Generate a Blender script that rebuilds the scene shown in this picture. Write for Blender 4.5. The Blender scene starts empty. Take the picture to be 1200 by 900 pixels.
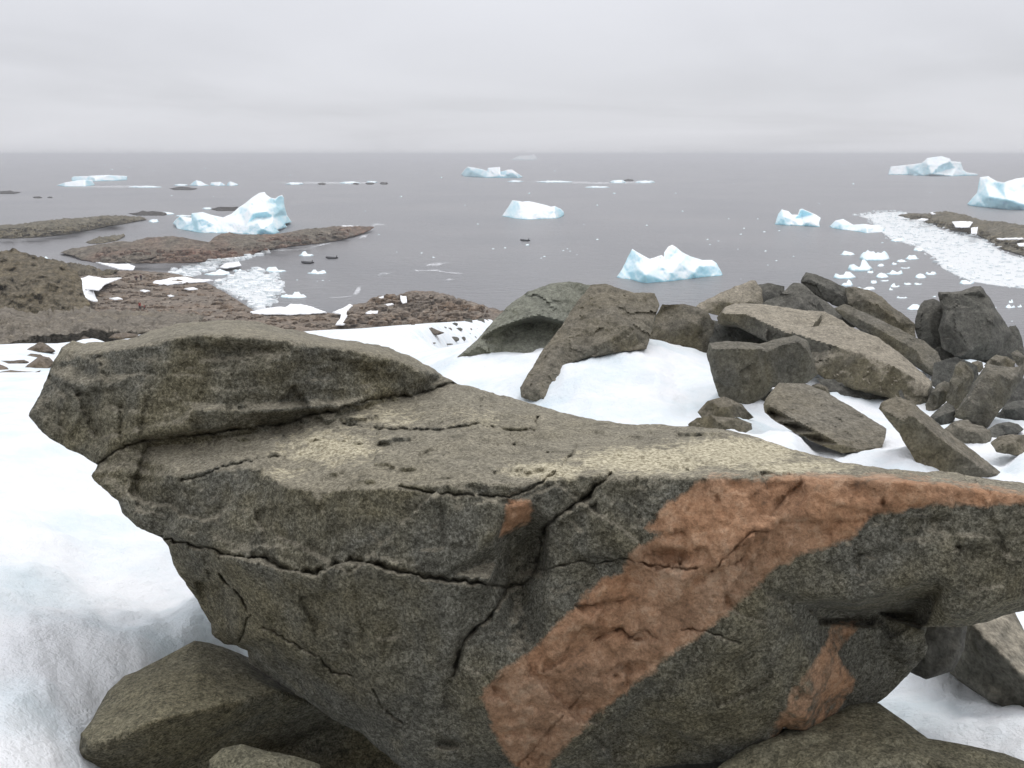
import bpy, bmesh, math, random
import numpy as np
from mathutils import Vector, noise
from mathutils.geometry import delaunay_2d_cdt

random.seed(7)
rng = np.random.default_rng(7)
S = bpy.context.scene
COL = S.collection
R = math.radians

# ------------------------------------------------------------------ camera, sky, sun, exposure
F = 1150.0                      # focal length in pixels of the 1200 px wide photograph
PITCH = math.atan(269.0 / F)    # horizon 269 px above the middle
EYE = 30.0                      # metres above the sea
cam_d = bpy.data.cameras.new('camera')
cam_d.sensor_width = 36.0
cam_d.lens = 36.0 * F / 1200.0
cam_d.clip_start = 0.05
cam_d.clip_end = 120000.0
cam = bpy.data.objects.new('camera', cam_d)
COL.objects.link(cam)
cam.location = (0, 0, EYE)
cam.rotation_euler = (math.pi / 2 - PITCH, 0, 0)
S.camera = cam

SUN_EL, SUN_AZ = R(58), R(28)   # azimuth measured from +Y towards +X
world = bpy.data.worlds.new('World')
S.world = world
world.use_nodes = True
wt = world.node_tree
wt.nodes.clear()


def nd(t, typ, **kw):
    n = t.nodes.new(typ)
    for k, v in kw.items():
        setattr(n, k, v)
    return n


def mth(t, op, a, b=None, c=None, clamp=False):
    n = t.nodes.new('ShaderNodeMath')
    n.operation = op
    n.use_clamp = clamp
    for i, v in enumerate((a, b, c)):
        if v is None:
            continue
        if hasattr(v, 'links'):
            t.links.new(v, n.inputs[i])
        else:
            n.inputs[i].default_value = v
    return n.outputs[0]


def mixc(t, fac, a, b, typ='MIX'):
    n = t.nodes.new('ShaderNodeMix')
    n.data_type = 'RGBA'
    n.blend_type = typ
    for s, v in ((n.inputs[0], fac), (n.inputs[6], a), (n.inputs[7], b)):
        if hasattr(v, 'links'):
            t.links.new(v, s)
        elif isinstance(v, (int, float)):
            s.default_value = v
        else:
            s.default_value = (v[0], v[1], v[2], 1)
    return n.outputs[2]


def ramp(t, fac, stops, interp='LINEAR'):
    n = t.nodes.new('ShaderNodeValToRGB')
    n.color_ramp.interpolation = interp
    e = n.color_ramp.elements
    while len(e) < len(stops):
        e.new(0.5)
    for i, (p, c) in enumerate(stops):
        e[i].position = p
        e[i].color = (c, c, c, 1) if isinstance(c, (int, float)) else (c[0], c[1], c[2], 1)
    t.links.new(fac, n.inputs[0])
    return n.outputs[0]


def ntex(t, vec, scale, detail=4, rough=0.55, dist=0.0):
    n = t.nodes.new('ShaderNodeTexNoise')
    n.inputs['Scale'].default_value = scale
    n.inputs['Detail'].default_value = detail
    n.inputs['Roughness'].default_value = rough
    n.inputs['Distortion'].default_value = dist
    t.links.new(vec, n.inputs['Vector'])
    return n.outputs['Fac']


sky = nd(wt, 'ShaderNodeTexSky', sky_type='NISHITA')
sky.sun_disc = False
sky.sun_elevation = SUN_EL
sky.sun_rotation = SUN_AZ
tc = nd(wt, 'ShaderNodeTexCoord')
sep = nd(wt, 'ShaderNodeSeparateXYZ')
wt.links.new(tc.outputs['Generated'], sep.inputs[0])
up = mth(wt, 'MAXIMUM', sep.outputs[2], 0.0)
zz = mth(wt, 'ADD', up, 0.10)
cx = mth(wt, 'DIVIDE', sep.outputs[0], zz)
cy = mth(wt, 'DIVIDE', sep.outputs[1], zz)
comb = nd(wt, 'ShaderNodeCombineXYZ')
wt.links.new(cx, comb.inputs[0])
wt.links.new(cy, comb.inputs[1])
cl = ntex(wt, comb.outputs[0], 0.34, 5, 0.5, 0.4)
clv = ramp(wt, cl, [(0.28, 0.84), (0.50, 0.98), (0.72, 1.07)])
# overcast deck: brightening towards the zenith as an overcast sky does
grad = mth(wt, 'MULTIPLY_ADD', mth(wt, 'POWER', up, 1.25), 1.25, 1.0)
lum = mth(wt, 'MULTIPLY', mth(wt, 'MULTIPLY', grad, clv), 7.35)
deck = nd(wt, 'ShaderNodeVectorMath', operation='SCALE')
deck.inputs[0].default_value = (0.972, 0.985, 1.045)
wt.links.new(lum, deck.inputs['Scale'])
skc = mixc(wt, 0.96, sky.outputs[0], deck.outputs[0])
bg = nd(wt, 'ShaderNodeBackground')
bg.inputs['Strength'].default_value = 0.1
wo = nd(wt, 'ShaderNodeOutputWorld')
wt.links.new(skc, bg.inputs['Color'])
wt.links.new(bg.outputs[0], wo.inputs['Surface'])

sun_d = bpy.data.lights.new('sun', 'SUN')
sun_d.energy = 0.9
sun_d.angle = R(25)
sun_d.color = (1.0, 0.97, 0.93)
sun = bpy.data.objects.new('sun', sun_d)
COL.objects.link(sun)
sdir = Vector((math.sin(SUN_AZ) * math.cos(SUN_EL), math.cos(SUN_AZ) * math.cos(SUN_EL), math.sin(SUN_EL)))
sun.rotation_euler = sdir.to_track_quat('Z', 'Y').to_euler()
sun.location = (20, 20, 80)
S.view_settings.view_transform = 'Standard'
S.view_settings.look = 'None'
S.view_settings.exposure = 0.0
S.view_settings.gamma = 1.0
S.view_settings.use_curve_mapping = False

# ------------------------------------------------------------------ geometry helpers
CP, SP = math.cos(PITCH), math.sin(PITCH)
FWD = np.array([0, CP, -SP])
UPV = np.array([0, SP, CP])
RGT = np.array([1.0, 0, 0])
EYEV = np.array([0, 0, EYE])


def pts(px, py, z):
    """Points of the place seen at photo pixel (px,py) at distance z along the view axis."""
    px, py, z = np.asarray(px, float), np.asarray(py, float), np.asarray(z, float)
    return (EYEV + z[..., None] * (FWD + ((px - 600) / F)[..., None] * RGT + ((450 - py) / F)[..., None] * UPV))


def alt(px, py, a=0.0):
    """Distance at which the sight line through (px,py) meets altitude a."""
    py = np.asarray(py, float)
    down = SP - (450 - py) / F * CP
    return (EYE - a) / np.maximum(down, 1e-4)


def depth_drop(py, drop):
    return drop / (SP - (450 - py) / F * CP)


def project(P):
    d = P - EYEV
    z = d @ FWD
    return 600 + F * (d @ RGT) / z, 450 - F * (d @ UPV) / z, z


def inside(poly, x, y):
    poly = np.asarray(poly, float)
    r = np.zeros(x.shape, bool)
    n = len(poly)
    j = n - 1
    for i in range(n):
        xi, yi = poly[i, 0], poly[i, 1]
        xj, yj = poly[j, 0], poly[j, 1]
        if yi != yj:
            c = ((yi > y) != (yj > y)) & (x < (xj - xi) * (y - yi) / (yj - yi) + xi)
            r ^= c
        j = i
    return r


def dist_poly(line, x, y, closed=False):
    line = np.asarray(line, float)
    d = np.full(x.shape, 1e9)
    n = len(line)
    for i in range(n if closed else n - 1):
        a, b = line[i, :2], line[(i + 1) % n, :2]
        ab = b - a
        L = ab @ ab + 1e-12
        t = np.clip(((x - a[0]) * ab[0] + (y - a[1]) * ab[1]) / L, 0, 1)
        d = np.minimum(d, (x - a[0] - t * ab[0]) ** 2 + (y - a[1] - t * ab[1]) ** 2)
    return np.sqrt(d)


def densify(line, sp, closed=False, jit=0.0, seed=0.0):
    line = np.asarray(line, float)
    out = []
    n = len(line)
    for i in range(n if closed else n - 1):
        a, b = line[i], line[(i + 1) % n]
        L = math.hypot(b[0] - a[0], b[1] - a[1])
        k = max(1, int(round(L / sp)))
        for q in range(k):
            out.append(a + (b - a) * q / k)
    if not closed:
        out.append(line[-1])
    out = np.array(out)
    if jit:
        for p in out:
            v = Vector((p[0] / (sp * 4.0), p[1] / (sp * 4.0), seed))
            w = Vector((p[0] / (sp * 1.3), p[1] / (sp * 1.3), seed + 9))
            p[0] += jit * (noise.noise(v) * 1.5 + noise.noise(w) * 0.8)
            p[1] += jit * (noise.noise(v + Vector((31, 7, 3))) * 1.5 + noise.noise(w + Vector((31, 7, 3))) * 0.8)
    return out


def fbm(P, scale, octv=4, H=1.0):
    return np.array([noise.fractal(Vector(p) * scale, H, 2.1, octv) for p in P])


def chips(P, scale):
    """faceted relief: every cell is a tilted plane"""
    out = np.empty(len(P))
    for i, p in enumerate(P):
        v = Vector(p) * scale
        c = noise.voronoi(v)[1][0]
        d = noise.cell_vector(c * 7.31)
        out[i] = (Vector((d.x - .5, d.y - .5, d.z - .5))).dot(v - c)
    return out


def interp_tri(px, py, val, edges, x, y):
    """piecewise linear interpolation over a constrained triangulation of coarse points"""
    vs, es, fs, *_ = delaunay_2d_cdt([Vector((a, b)) for a, b in zip(px, py)], edges, [], 0, 1e-4)
    cx_ = np.array([v[0] for v in vs])
    cy_ = np.array([v[1] for v in vs])
    cv = np.empty(len(vs))
    for i in range(len(vs)):
        d = (px - cx_[i]) ** 2 + (py - cy_[i]) ** 2
        k = np.argsort(d)[:3]
        if d[k[0]] < 1e-3:
            cv[i] = val[k[0]]
        else:
            w = 1 / d[k]
            cv[i] = (w * val[k]).sum() / w.sum()
    out = np.full(x.shape, np.nan)
    for f in fs:
        a, b, c = f[0], f[1], f[2]
        det = (cy_[b] - cy_[c]) * (cx_[a] - cx_[c]) + (cx_[c] - cx_[b]) * (cy_[a] - cy_[c])
        if abs(det) < 1e-9:
            continue
        l1 = ((cy_[b] - cy_[c]) * (x - cx_[c]) + (cx_[c] - cx_[b]) * (y - cy_[c])) / det
        l2 = ((cy_[c] - cy_[a]) * (x - cx_[c]) + (cx_[a] - cx_[c]) * (y - cy_[c])) / det
        l3 = 1 - l1 - l2
        m = (l1 > -1e-6) & (l2 > -1e-6) & (l3 > -1e-6) & np.isnan(out)
        out[m] = l1[m] * cv[a] + l2[m] * cv[b] + l3[m] * cv[c]
    bad = np.nonzero(np.isnan(out))[0]
    if len(bad):
        best = np.full(len(bad), 1e18)
        bx, by = x[bad], y[bad]
        for (i, j) in edges:
            ax, ay, ux, uy = px[i], py[i], px[j] - px[i], py[j] - py[i]
            tt = np.clip(((bx - ax) * ux + (by - ay) * uy) / (ux * ux + uy * uy + 1e-9), 0, 1)
            dq = (bx - ax - tt * ux) ** 2 + (by - ay - tt * uy) ** 2
            m = dq < best
            best[m] = dq[m]
            out[bad[m]] = (val[i] + tt * (val[j] - val[i]))[m]
    return out


def tag(o, label=None, cat=None, group=None, kind=None):
    if label:
        o['label'] = label
    if cat:
        o['category'] = cat
    if group:
        o['group'] = group
    if kind:
        o['kind'] = kind
    return o


def make_obj(name, V, faces, mat, parent=None, base=None, smooth=True, sharp=None):
    me = bpy.data.meshes.new(name)
    V = np.asarray(V, float)
    if base is None:
        base = np.array([V[:, 0].mean(), V[:, 1].mean(), V[:, 2].min()])
    me.from_pydata((V - base).tolist(), [], faces)
    me.update()
    if smooth:
        me.shade_smooth()
        if sharp:
            me.set_sharp_from_angle(angle=R(sharp))
    o = bpy.data.objects.new(name, me)
    COL.objects.link(o)
    if mat:
        me.materials.append(mat)
    if parent:
        o.parent = parent
        o.location = Vector(base) - parent.location
    else:
        o.location = base
    return o


def front_mesh(O, sp, extra=None, jit=0.5, seed=0.0):
    """dense triangulation of the visible side inside outline O (pixels)"""
    ring = densify([(p[0], p[1]) for p in O], sp, True, jit, seed)
    n = len(ring)
    x0, y0 = ring.min(0)
    x1, y1 = ring.max(0)
    gx = np.arange(x0, x1, sp)
    gy = np.arange(y0, y1, sp * 0.87)
    X, Y = np.meshgrid(gx, gy)
    X = X + (np.arange(len(gy)) % 2)[:, None] * sp * 0.5
    X = (X + rng.uniform(-.18, .18, X.shape) * sp).ravel()
    Y = (Y + rng.uniform(-.18, .18, Y.shape) * sp).ravel()
    m = inside(ring, X, Y)
    X, Y = X[m], Y[m]
    m = dist_poly(ring, X, Y, True) > sp * 0.6
    X, Y = X[m], Y[m]
    if extra is not None and len(extra):
        d = np.ones(len(X), bool)
        for e in extra:
            d &= dist_poly(e, X, Y) > sp * 0.55
        X, Y = X[d], Y[d]
        E = np.concatenate(extra)
        E = E[inside(ring, E[:, 0], E[:, 1])]
        E = E[dist_poly(ring, E[:, 0], E[:, 1], True) > sp * 0.5]
        X, Y = np.concatenate([X, E[:, 0]]), np.concatenate([Y, E[:, 1]])
    co = [Vector(p) for p in ring] + [Vector((a, b)) for a, b in zip(X, Y)]
    edges = [(i, (i + 1) % n) for i in range(n)]
    vs, es, fs, ov, *_ = delaunay_2d_cdt(co, edges, [list(range(n))], 1, 1e-4)
    V = np.array([(v[0], v[1]) for v in vs])
    if np.cross(V[fs[0][1]] - V[fs[0][0]], V[fs[0][2]] - V[fs[0][0]]) > 0:
        fs = [tuple(reversed(f)) for f in fs]       # image y runs down
    # boundary loop from faces
    cnt = {}
    for f in fs:
        for i in range(3):
            a, b = f[i], f[(i + 1) % 3]
            cnt[(a, b)] = cnt.get((a, b), 0) + 1
    nxt = {}
    for (a, b) in cnt:
        if (b, a) not in cnt:
            nxt[a] = b
    start = next(iter(nxt))
    loops, left = [], dict(nxt)
    best = []
    while left:
        s0 = next(iter(left))
        lp = [s0]
        c = left.pop(s0)
        while c != s0 and c in left:
            lp.append(c)
            c = left.pop(c)
        if len(lp) > len(best):
            best = lp
    return V, [tuple(f) for f in fs], best


def close_back(P, fs, loop, thick, dip, down=False, shrink=0.55, rings=4):
    """give the visible side real thickness: rings run back from the outline and close behind"""
    P = [tuple(p) for p in P]
    L = np.array([P[i] for i in loop])
    c = L.mean(0)
    hd = c[:2] / np.linalg.norm(c[:2])
    bd = np.array([0, 0, -1.0]) if down else np.array([hd[0] * math.cos(dip), hd[1] * math.cos(dip), -math.sin(dip)])
    prev = list(loop)
    n = len(loop)
    fs = list(fs)
    for k in range(1, rings + 1):
        t = k / rings
        s = 1 - (0 if down else shrink) * t ** 2
        Q = c + (L - c) * s + bd * thick * math.sin(t * math.pi / 2)
        b0 = len(P)
        P += [tuple(q) for q in Q]
        cur = list(range(b0, b0 + n))
        for i in range(n):
            j = (i + 1) % n
            fs.append((prev[j], prev[i], cur[i], cur[j]))
        prev = cur
    ci = len(P)
    P.append(tuple(np.array([P[i] for i in prev]).mean(0) + bd * thick * 0.05))
    for i in range(n):
        fs.append((prev[(i + 1) % n], prev[i], ci))
    return np.array(P), fs


def pic_rock(name, O, z0=None, I=(), gy=0.45, gx=0.0, thick=None, sp=4.0, rim=None, amp=1.0, chip=0.0,
             T=(0, 0, 1), mat=None, label=None, cat=None, group=None, kind=None, base=None, lean=1.0,
             dipd=7, down=False, smoothit=1, jit=0.45, ridge=(), parent=None, sink=0.0, sharp=None, nscale=1.0,
             altf=None, spread=0.55, seed=None, vamp=0.0, vs=14.0):
    """A solid traced from outline O.  Depths are in pixel units (multiples of z0/F), so shapes keep proportion.
    base='sea': the lowest outline pixel of each column stands on the water."""
    ox, oy, s = T
    conv = lambda p: (ox + p[0] * s, oy + p[1] * s) + tuple(p[2:])
    O = [conv(p) for p in O]
    I = [conv(p) for p in I]
    seed = random.uniform(0, 60) if seed is None else seed
    a = np.array([(p[0], p[1]) for p in O])
    if base == 'sea':
        ymax = a[:, 1].max()
        z0 = float(alt(0, ymax, 0))
    if altf is not None:
        z0 = float(altf(a[:, 0].mean(), a[:, 1].mean()))
    k = z0 / F
    ymax, xc = a[:, 1].max(), a[:, 0].mean()
    w, h = np.ptp(a[:, 0]), np.ptp(a[:, 1])

    if base == 'sea':
        xs = np.linspace(a[:, 0].min(), a[:, 0].max(), 60)
        ys = []
        dl = densify(a, 1.0, True)
        for x in xs:
            m = np.abs(dl[:, 0] - x) < max(1.2, w / 50)
            ys.append(dl[m, 1].max() if m.any() else ymax)
        ys = np.convolve(np.pad(ys, 2, mode='edge'), np.ones(5) / 5, 'valid')

        def zf(x, y):
            yb = np.interp(x, xs, ys)
            zb = alt(x, np.maximum(yb, 183.6), 0)
            return zb + lean * (zb / F) * np.maximum(yb - y, 0)
    elif altf is not None:
        zf = lambda x, y: altf(x, y)
    else:
        zf = lambda x, y: z0 + k * (gy * (ymax - y) + gx * (x - xc))
    CPn = O + list(I)
    cpx = np.array([p[0] for p in CPn], float)
    cpy = np.array([p[1] for p in CPn], float)
    cz = zf(cpx, cpy) + k * np.array([p[2] if len(p) > 2 else 0.0 for p in CPn])
    edges = [(i, (i + 1) % len(O)) for i in range(len(O))]
    for r in ridge:
        edges += [(len(O) + r[i], len(O) + r[i + 1]) for i in range(len(r) - 1)]
    V, fs, loop = front_mesh(O, sp, None, jit * min(1.0, sp / 3), seed)
    x, y = V[:, 0], V[:, 1]
    z = 1 / interp_tri(cpx, cpy, 1 / cz, edges, x, y)
    # soften ridges a little
    if smoothit:
        nb_a, nb_b = [], []
        for f in fs:
            nb_a += [f[0], f[1], f[2], f[1], f[2], f[0]]
            nb_b += [f[1], f[2], f[0], f[0], f[1], f[2]]
        nb_a, nb_b = np.array(nb_a), np.array(nb_b)
        lm = np.zeros(len(V), bool)
        lm[loop] = True
        for _ in range(smoothit):
            sm = np.bincount(nb_a, z[nb_b], len(V)) / np.maximum(np.bincount(nb_a, minlength=len(V)), 1)
            z = np.where(lm, z, 0.5 * z + 0.5 * sm)
    rim = min(w, h) * 0.12 if rim is None else rim
    if rim > 0:
        d = dist_poly([(p[0], p[1]) for p in O], x, y, True)
        q = np.clip(1 - d / rim, 0, 1)
        z = z + k * rim * (1 - np.sqrt(1 - q * q * 0.98))
    U = np.stack([x / 40.0, y / 40.0, z / k / 40.0 + seed], 1) * nscale
    if amp:
        z = z - k * amp * (fbm(U, 1.0, 5, 0.9) * 2.4)
    if chip:
        z = z - k * chip * chips(U + 3.3, 1.6) * 3.0 - k * chip * 0.5 * chips(U + 9.1, 4.0) * 2.0
    P = pts(x, y, z)
    P[:, 2] -= sink
    if vamp:
        Q = P / (k * vs) + seed
        v = fbm(Q, 1.0, 5, 0.85) * 1.6 + np.abs(fbm(Q + 17, 2.1, 4, 0.9)) * 1.2 + chips(Q, 1.3) * 1.6
        if base == 'sea':
            v = v * np.clip((np.interp(x, xs, ys) - y) / 3.0, 0.05, 1) + 0.3
        P[:, 2] += k * vamp * v
    thick = (0.7 * min(w, 2.5 * h) if thick is None else thick) * k
    dep = math.atan2(SP - (450 - a[:, 1].mean()) / F * CP, CP + (450 - a[:, 1].mean()) / F * SP)
    P, fs = close_back(P, fs, loop, thick, dep + R(dipd), down, spread)
    o = make_obj(name, P, fs, mat, parent, None, True, sharp)
    return tag(o, label, cat, group, kind)


def lump(name, px, py, w, h, mat, label, cat, group, flat=0.35, sp=None, kind=None):
    """small floating piece of ice, bottom on the water"""
    n = max(8, int(w / 2.2))
    O = []
    hf = [random.uniform(flat, 1.0) for _ in range(4)]
    hf[random.randrange(4)] = 1.0
    for i in range(n):
        t = i / (n - 1)
        O.append((px - w / 2 + w * t, py + h / 2 - h * (math.sin(math.pi * min(max(t, .03), .97)) ** 0.28) * hf[int(t * 3.999)] * random.uniform(.75, 1.0)))
    O += [(px + w * .25, py + h * .5 + .3), (px - w * .2, py + h * .5 + .4)]
    O[0] = (px - w / 2, py + h * .38)
    O[n - 1] = (px + w / 2, py + h * .36)
    return pic_rock(name, O, base='sea', lean=2.5, sp=sp or max(0.9, min(w, h) / 5), rim=h * .12, amp=.35, chip=.35, mat=mat,
                    label=label, cat=cat, group=group, kind=kind, jit=.5, thick=w * .5, dipd=2, nscale=4, sink=.05)


# ------------------------------------------------------------------ materials
def new_mat(name):
    m = bpy.data.materials.new(name)
    m.use_nodes = True
    t = m.node_tree
    t.nodes.clear()
    out = nd(t, 'ShaderNodeOutputMaterial')
    bs = nd(t, 'ShaderNodeBsdfPrincipled')
    t.links.new(bs.outputs[0], out.inputs[0])
    return m, t, bs


def bump(t, h, strength, dist, prev=None):
    b = nd(t, 'ShaderNodeBump')
    b.inputs['Strength'].default_value = strength
    b.inputs['Distance'].default_value = dist
    t.links.new(h, b.inputs['Height'])
    if prev is not None:
        t.links.new(prev, b.inputs['Normal'])
    return b.outputs[0]


def rock_mat(name, dark, mid, light, top, g=70.0, patch=2.2, top_amt=0.6, bump_d=0.006, attrs=False, streak=0.0,
             rnd=0.10, patch_col=None, cells=0):
    m, t, bs = new_mat(name)
    tcn = nd(t, 'ShaderNodeTexCoord')
    oi = nd(t, 'ShaderNodeObjectInfo')
    ofs = nd(t, 'ShaderNodeVectorMath', operation='ADD')
    sc = nd(t, 'ShaderNodeVectorMath', operation='SCALE')
    sc.inputs[0].default_value = (37.0, 11.0, 23.0)
    t.links.new(oi.outputs['Random'], sc.inputs['Scale'])
    t.links.new(tcn.outputs['Object'], ofs.inputs[0])
    if attrs:
        vec = nd(t, 'ShaderNodeNewGeometry').outputs['Position']
    else:
        t.links.new(sc.outputs[0], ofs.inputs[1])
        vec = ofs.outputs[0]
    g1 = ntex(t, vec, g, 3, 0.7)
    g2 = ntex(t, vec, g * 2.7, 2, 0.6)
    gm = mth(t, 'MULTIPLY_ADD', g2, 0.45, mth(t, 'MULTIPLY', g1, 0.55))
    if cells:
        vo = nd(t, 'ShaderNodeTexVoronoi')
        vo.inputs['Scale'].default_value = cells
        t.links.new(vec, vo.inputs['Vector'])
        sv = nd(t, 'ShaderNodeSeparateColor')
        t.links.new(vo.outputs['Color'], sv.inputs[0])
        gm = mth(t, 'MULTIPLY_ADD', mth(t, 'SUBTRACT', sv.outputs[0], 0.5), 0.17, gm)
    col = ramp(t, gm, [(0.36, dark), (0.50, mid), (0.66, light)])
    big = ntex(t, vec, patch, 6, 0.62, 0.4)
    pc = patch_col or (1.12, 1.04, 0.84)
    col = mixc(t, ramp(t, big, [(0.42, 0.0), (0.62, 1.0)]), col, mixc(t, 1.0, col, pc, 'MULTIPLY'))
    mid_n = ntex(t, vec, patch * 6.5, 5, 0.65)
    col = mixc(t, 1.0, col, ramp(t, mid_n, [(0.30, 0.62), (0.50, 1.0), (0.70, 1.25)]), 'MULTIPLY')
    # weathered, lichen grown upper sides
    geo = nd(t, 'ShaderNodeNewGeometry')
    sp_ = nd(t, 'ShaderNodeSeparateXYZ')
    t.links.new(geo.outputs['Normal'], sp_.inputs[0])
    tn = ntex(t, vec, patch * 3.0, 6, 0.7)
    tf = mth(t, 'ADD', sp_.outputs[2], mth(t, 'MULTIPLY_ADD', tn, 0.9, -0.45))
    tf = ramp(t, tf, [(0.50, 0.0), (0.86, top_amt)])
    topc = mixc(t, 1.0, top, ramp(t, gm, [(0.34, 0.5), (0.5, 0.95), (0.66, 1.45)]), 'MULTIPLY')
    topc = mixc(t, 1.0, topc, ramp(t, mid_n, [(0.3, 0.72), (0.5, 1.0), (0.7, 1.18)]), 'MULTIPLY')
    col = mixc(t, tf, col, topc)
    if attrs:
        def attr(nm):
            return nd(t, 'ShaderNodeAttribute', attribute_name=nm).outputs['Fac']
        # pale yellowish crustose lichen
        ln = ntex(t, vec, 26.0, 6, 0.75)
        lf = mth(t, 'MULTIPLY_ADD', ln, 1.6, mth(t, 'SUBTRACT', attr('lichen'), 1.20))
        lf = ramp(t, lf, [(0.0, 0.0), (0.32, 0.85)])
        lcol = mixc(t, ramp(t, g1, [(0.38, 0.0), (0.62, 1.0)]), (0.23, 0.20, 0.13), (0.64, 0.58, 0.42))
        col = mixc(t, lf, col, lcol)
        # pink feldspar vein
        vn = ntex(t, vec, 9.0, 6, 0.7)
        vn2 = ntex(t, vec, 34.0, 5, 0.7)
        vf = mth(t, 'ADD', attr('vein'), mth(t, 'MULTIPLY_ADD', vn, 0.9, -0.45))
        vf = mth(t, 'ADD', vf, mth(t, 'MULTIPLY_ADD', vn2, 0.35, -0.175))
        vf = ramp(t, vf, [(0.42, 0.0), (0.60, 1.0)])
        vc = ramp(t, mth(t, 'MULTIPLY_ADD', vn2, 0.55, mth(t, 'MULTIPLY', vn, 0.5)),
                  [(0.36, (0.145, 0.092, 0.060)), (0.45, (0.27, 0.155, 0.092)), (0.54, (0.345, 0.205, 0.124)), (0.68, (0.44, 0.30, 0.20))])
        vc = mixc(t, 1.0, vc, ramp(t, gm, [(0.34, 0.74), (0.5, 1.0), (0.66, 1.2)]), 'MULTIPLY')
        vc = mixc(t, ramp(t, big, [(0.40, 0.0), (0.66, 0.75)]), vc, mixc(t, 1.0, vc, (0.88, 1.08, 1.30), 'MULTIPLY'))
        vc = mixc(t, 1.0, vc, (1.03, 0.98, 0.92), 'MULTIPLY')
        col = mixc(t, vf, col, vc)
    if rnd:
        tint = ramp(t, oi.outputs['Random'], [(0.0, (1 - rnd, 1 - rnd * .9, 1 - rnd * .8)), (0.5, (1, 0.98, 0.96)), (1.0, (1 + rnd, 1 + rnd * .85, 1 + rnd * .6))])
        col = mixc(t, 1.0, col, tint, 'MULTIPLY')
    t.links.new(col, bs.inputs['Base Color'])
    bs.inputs['Roughness'].default_value = 0.92
    bs.inputs['Specular IOR Level'].default_value = 0.25
    n1 = bump(t, mid_n, 0.55, bump_d * 5)
    n2 = bump(t, g1, 0.75, bump_d, n1)
    t.links.new(n2, bs.inputs['Normal'])
    return m


M_hero = rock_mat('hero_granite', (0.047, 0.045, 0.035), (0.108, 0.104, 0.083), (0.215, 0.210, 0.175), (0.240, 0.216, 0.162),
                  g=95, patch=2.6, top_amt=0.75, bump_d=0.005, attrs=True, rnd=0, cells=170)
M_base = rock_mat('lower_granite', (0.040, 0.040, 0.028), (0.105, 0.10, 0.075), (0.21, 0.20, 0.155), (0.20, 0.185, 0.125),
                  g=60, patch=3, top_amt=0.55, bump_d=0.005, rnd=0.05, cells=170)
M_bould = rock_mat('boulder_rock', (0.062, 0.058, 0.046), (0.108, 0.102, 0.082), (0.165, 0.157, 0.13), (0.19, 0.172, 0.138),
                   g=26, patch=1.3, top_amt=0.55, bump_d=0.010)
M_dark = rock_mat('dark_boulder_rock', (0.058, 0.057, 0.051), (0.094, 0.092, 0.082), (0.14, 0.138, 0.122), (0.155, 0.148, 0.124),
                  g=26, patch=1.3, top_amt=0.35, bump_d=0.008, patch_col=(0.9, 0.92, 0.9))
M_pale = rock_mat('pale_topped_rock', (0.058, 0.055, 0.045), (0.100, 0.096, 0.080), (0.15, 0.145, 0.12), (0.285, 0.258, 0.205),
                  g=26, patch=1.2, top_amt=0.9, bump_d=0.010)
M_shelf = rock_mat('shelf_rock', (0.04, 0.034, 0.026), (0.13, 0.115, 0.092), (0.24, 0.215, 0.175), (0.19, 0.168, 0.135),
                   g=2.0, patch=0.14, top_amt=0.6, bump_d=0.10, rnd=0.05)
M_hill = rock_mat('hill_rock', (0.026, 0.023, 0.015), (0.098, 0.086, 0.060), (0.22, 0.195, 0.145), (0.15, 0.128, 0.09),
                  g=1.1, patch=0.12, top_amt=0.5, bump_d=0.25, rnd=0.05)
M_isle = rock_mat('island_rock', (0.022, 0.020, 0.014), (0.105, 0.095, 0.070), (0.26, 0.235, 0.185), (0.155, 0.14, 0.10),
                  g=0.5, patch=0.06, top_amt=0.5, bump_d=0.4, rnd=0.05)
M_red = rock_mat('reddish_rock', (0.042, 0.034, 0.027), (0.135, 0.115, 0.090), (0.26, 0.215, 0.175), (0.16, 0.145, 0.11),
                 g=0.5, patch=0.035, top_amt=0.4, bump_d=0.4, rnd=0.03, patch_col=(1.3, 0.9, 0.82))
M_beach = rock_mat('beach_stones', (0.045, 0.036, 0.027), (0.16, 0.132, 0.104), (0.33, 0.28, 0.225), (0.20, 0.168, 0.134),
                   g=0.9, patch=0.09, top_amt=0.45, bump_d=0.2, rnd=0.0, patch_col=(1.1, 0.95, 0.82))
M_green = rock_mat('grey_green_rock', (0.070, 0.074, 0.061), (0.118, 0.123, 0.102), (0.175, 0.18, 0.15), (0.215, 0.22, 0.18),
                   g=26, patch=1.3, top_amt=0.7, bump_d=0.010, rnd=0.05, patch_col=(1.05, 1.02, 0.9))
M_skerry = rock_mat('wet_skerry_rock', (0.022, 0.021, 0.020), (0.045, 0.043, 0.040), (0.08, 0.075, 0.07), (0.07, 0.065, 0.06),
                    g=0.8, patch=0.1, top_amt=0.4, bump_d=0.3, rnd=0.05)


def snow_mat():
    m, t, bs = new_mat('old_snow')
    vec = nd(t, 'ShaderNodeNewGeometry').outputs['Position']
    n1 = ntex(t, vec, 1.5, 6, 0.6)
    n2 = ntex(t, vec, 9.0, 5, 0.6)
    n3 = ntex(t, vec, 90.0, 3, 0.7)
    col = mixc(t, ramp(t, n1, [(0.40, 0.0), (0.68, 1.0)]), (0.84, 0.85, 0.86), (0.66, 0.745, 0.78))
    t.links.new(col, bs.inputs['Base Color'])
    bs.inputs['Roughness'].default_value = 0.6
    bs.inputs['Specular IOR Level'].default_value = 0.35
    a = bump(t, n2, 0.6, 0.05)
    b = bump(t, n3, 0.8, 0.008, a)
    t.links.new(b, bs.inputs['Normal'])
    return m


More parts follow.
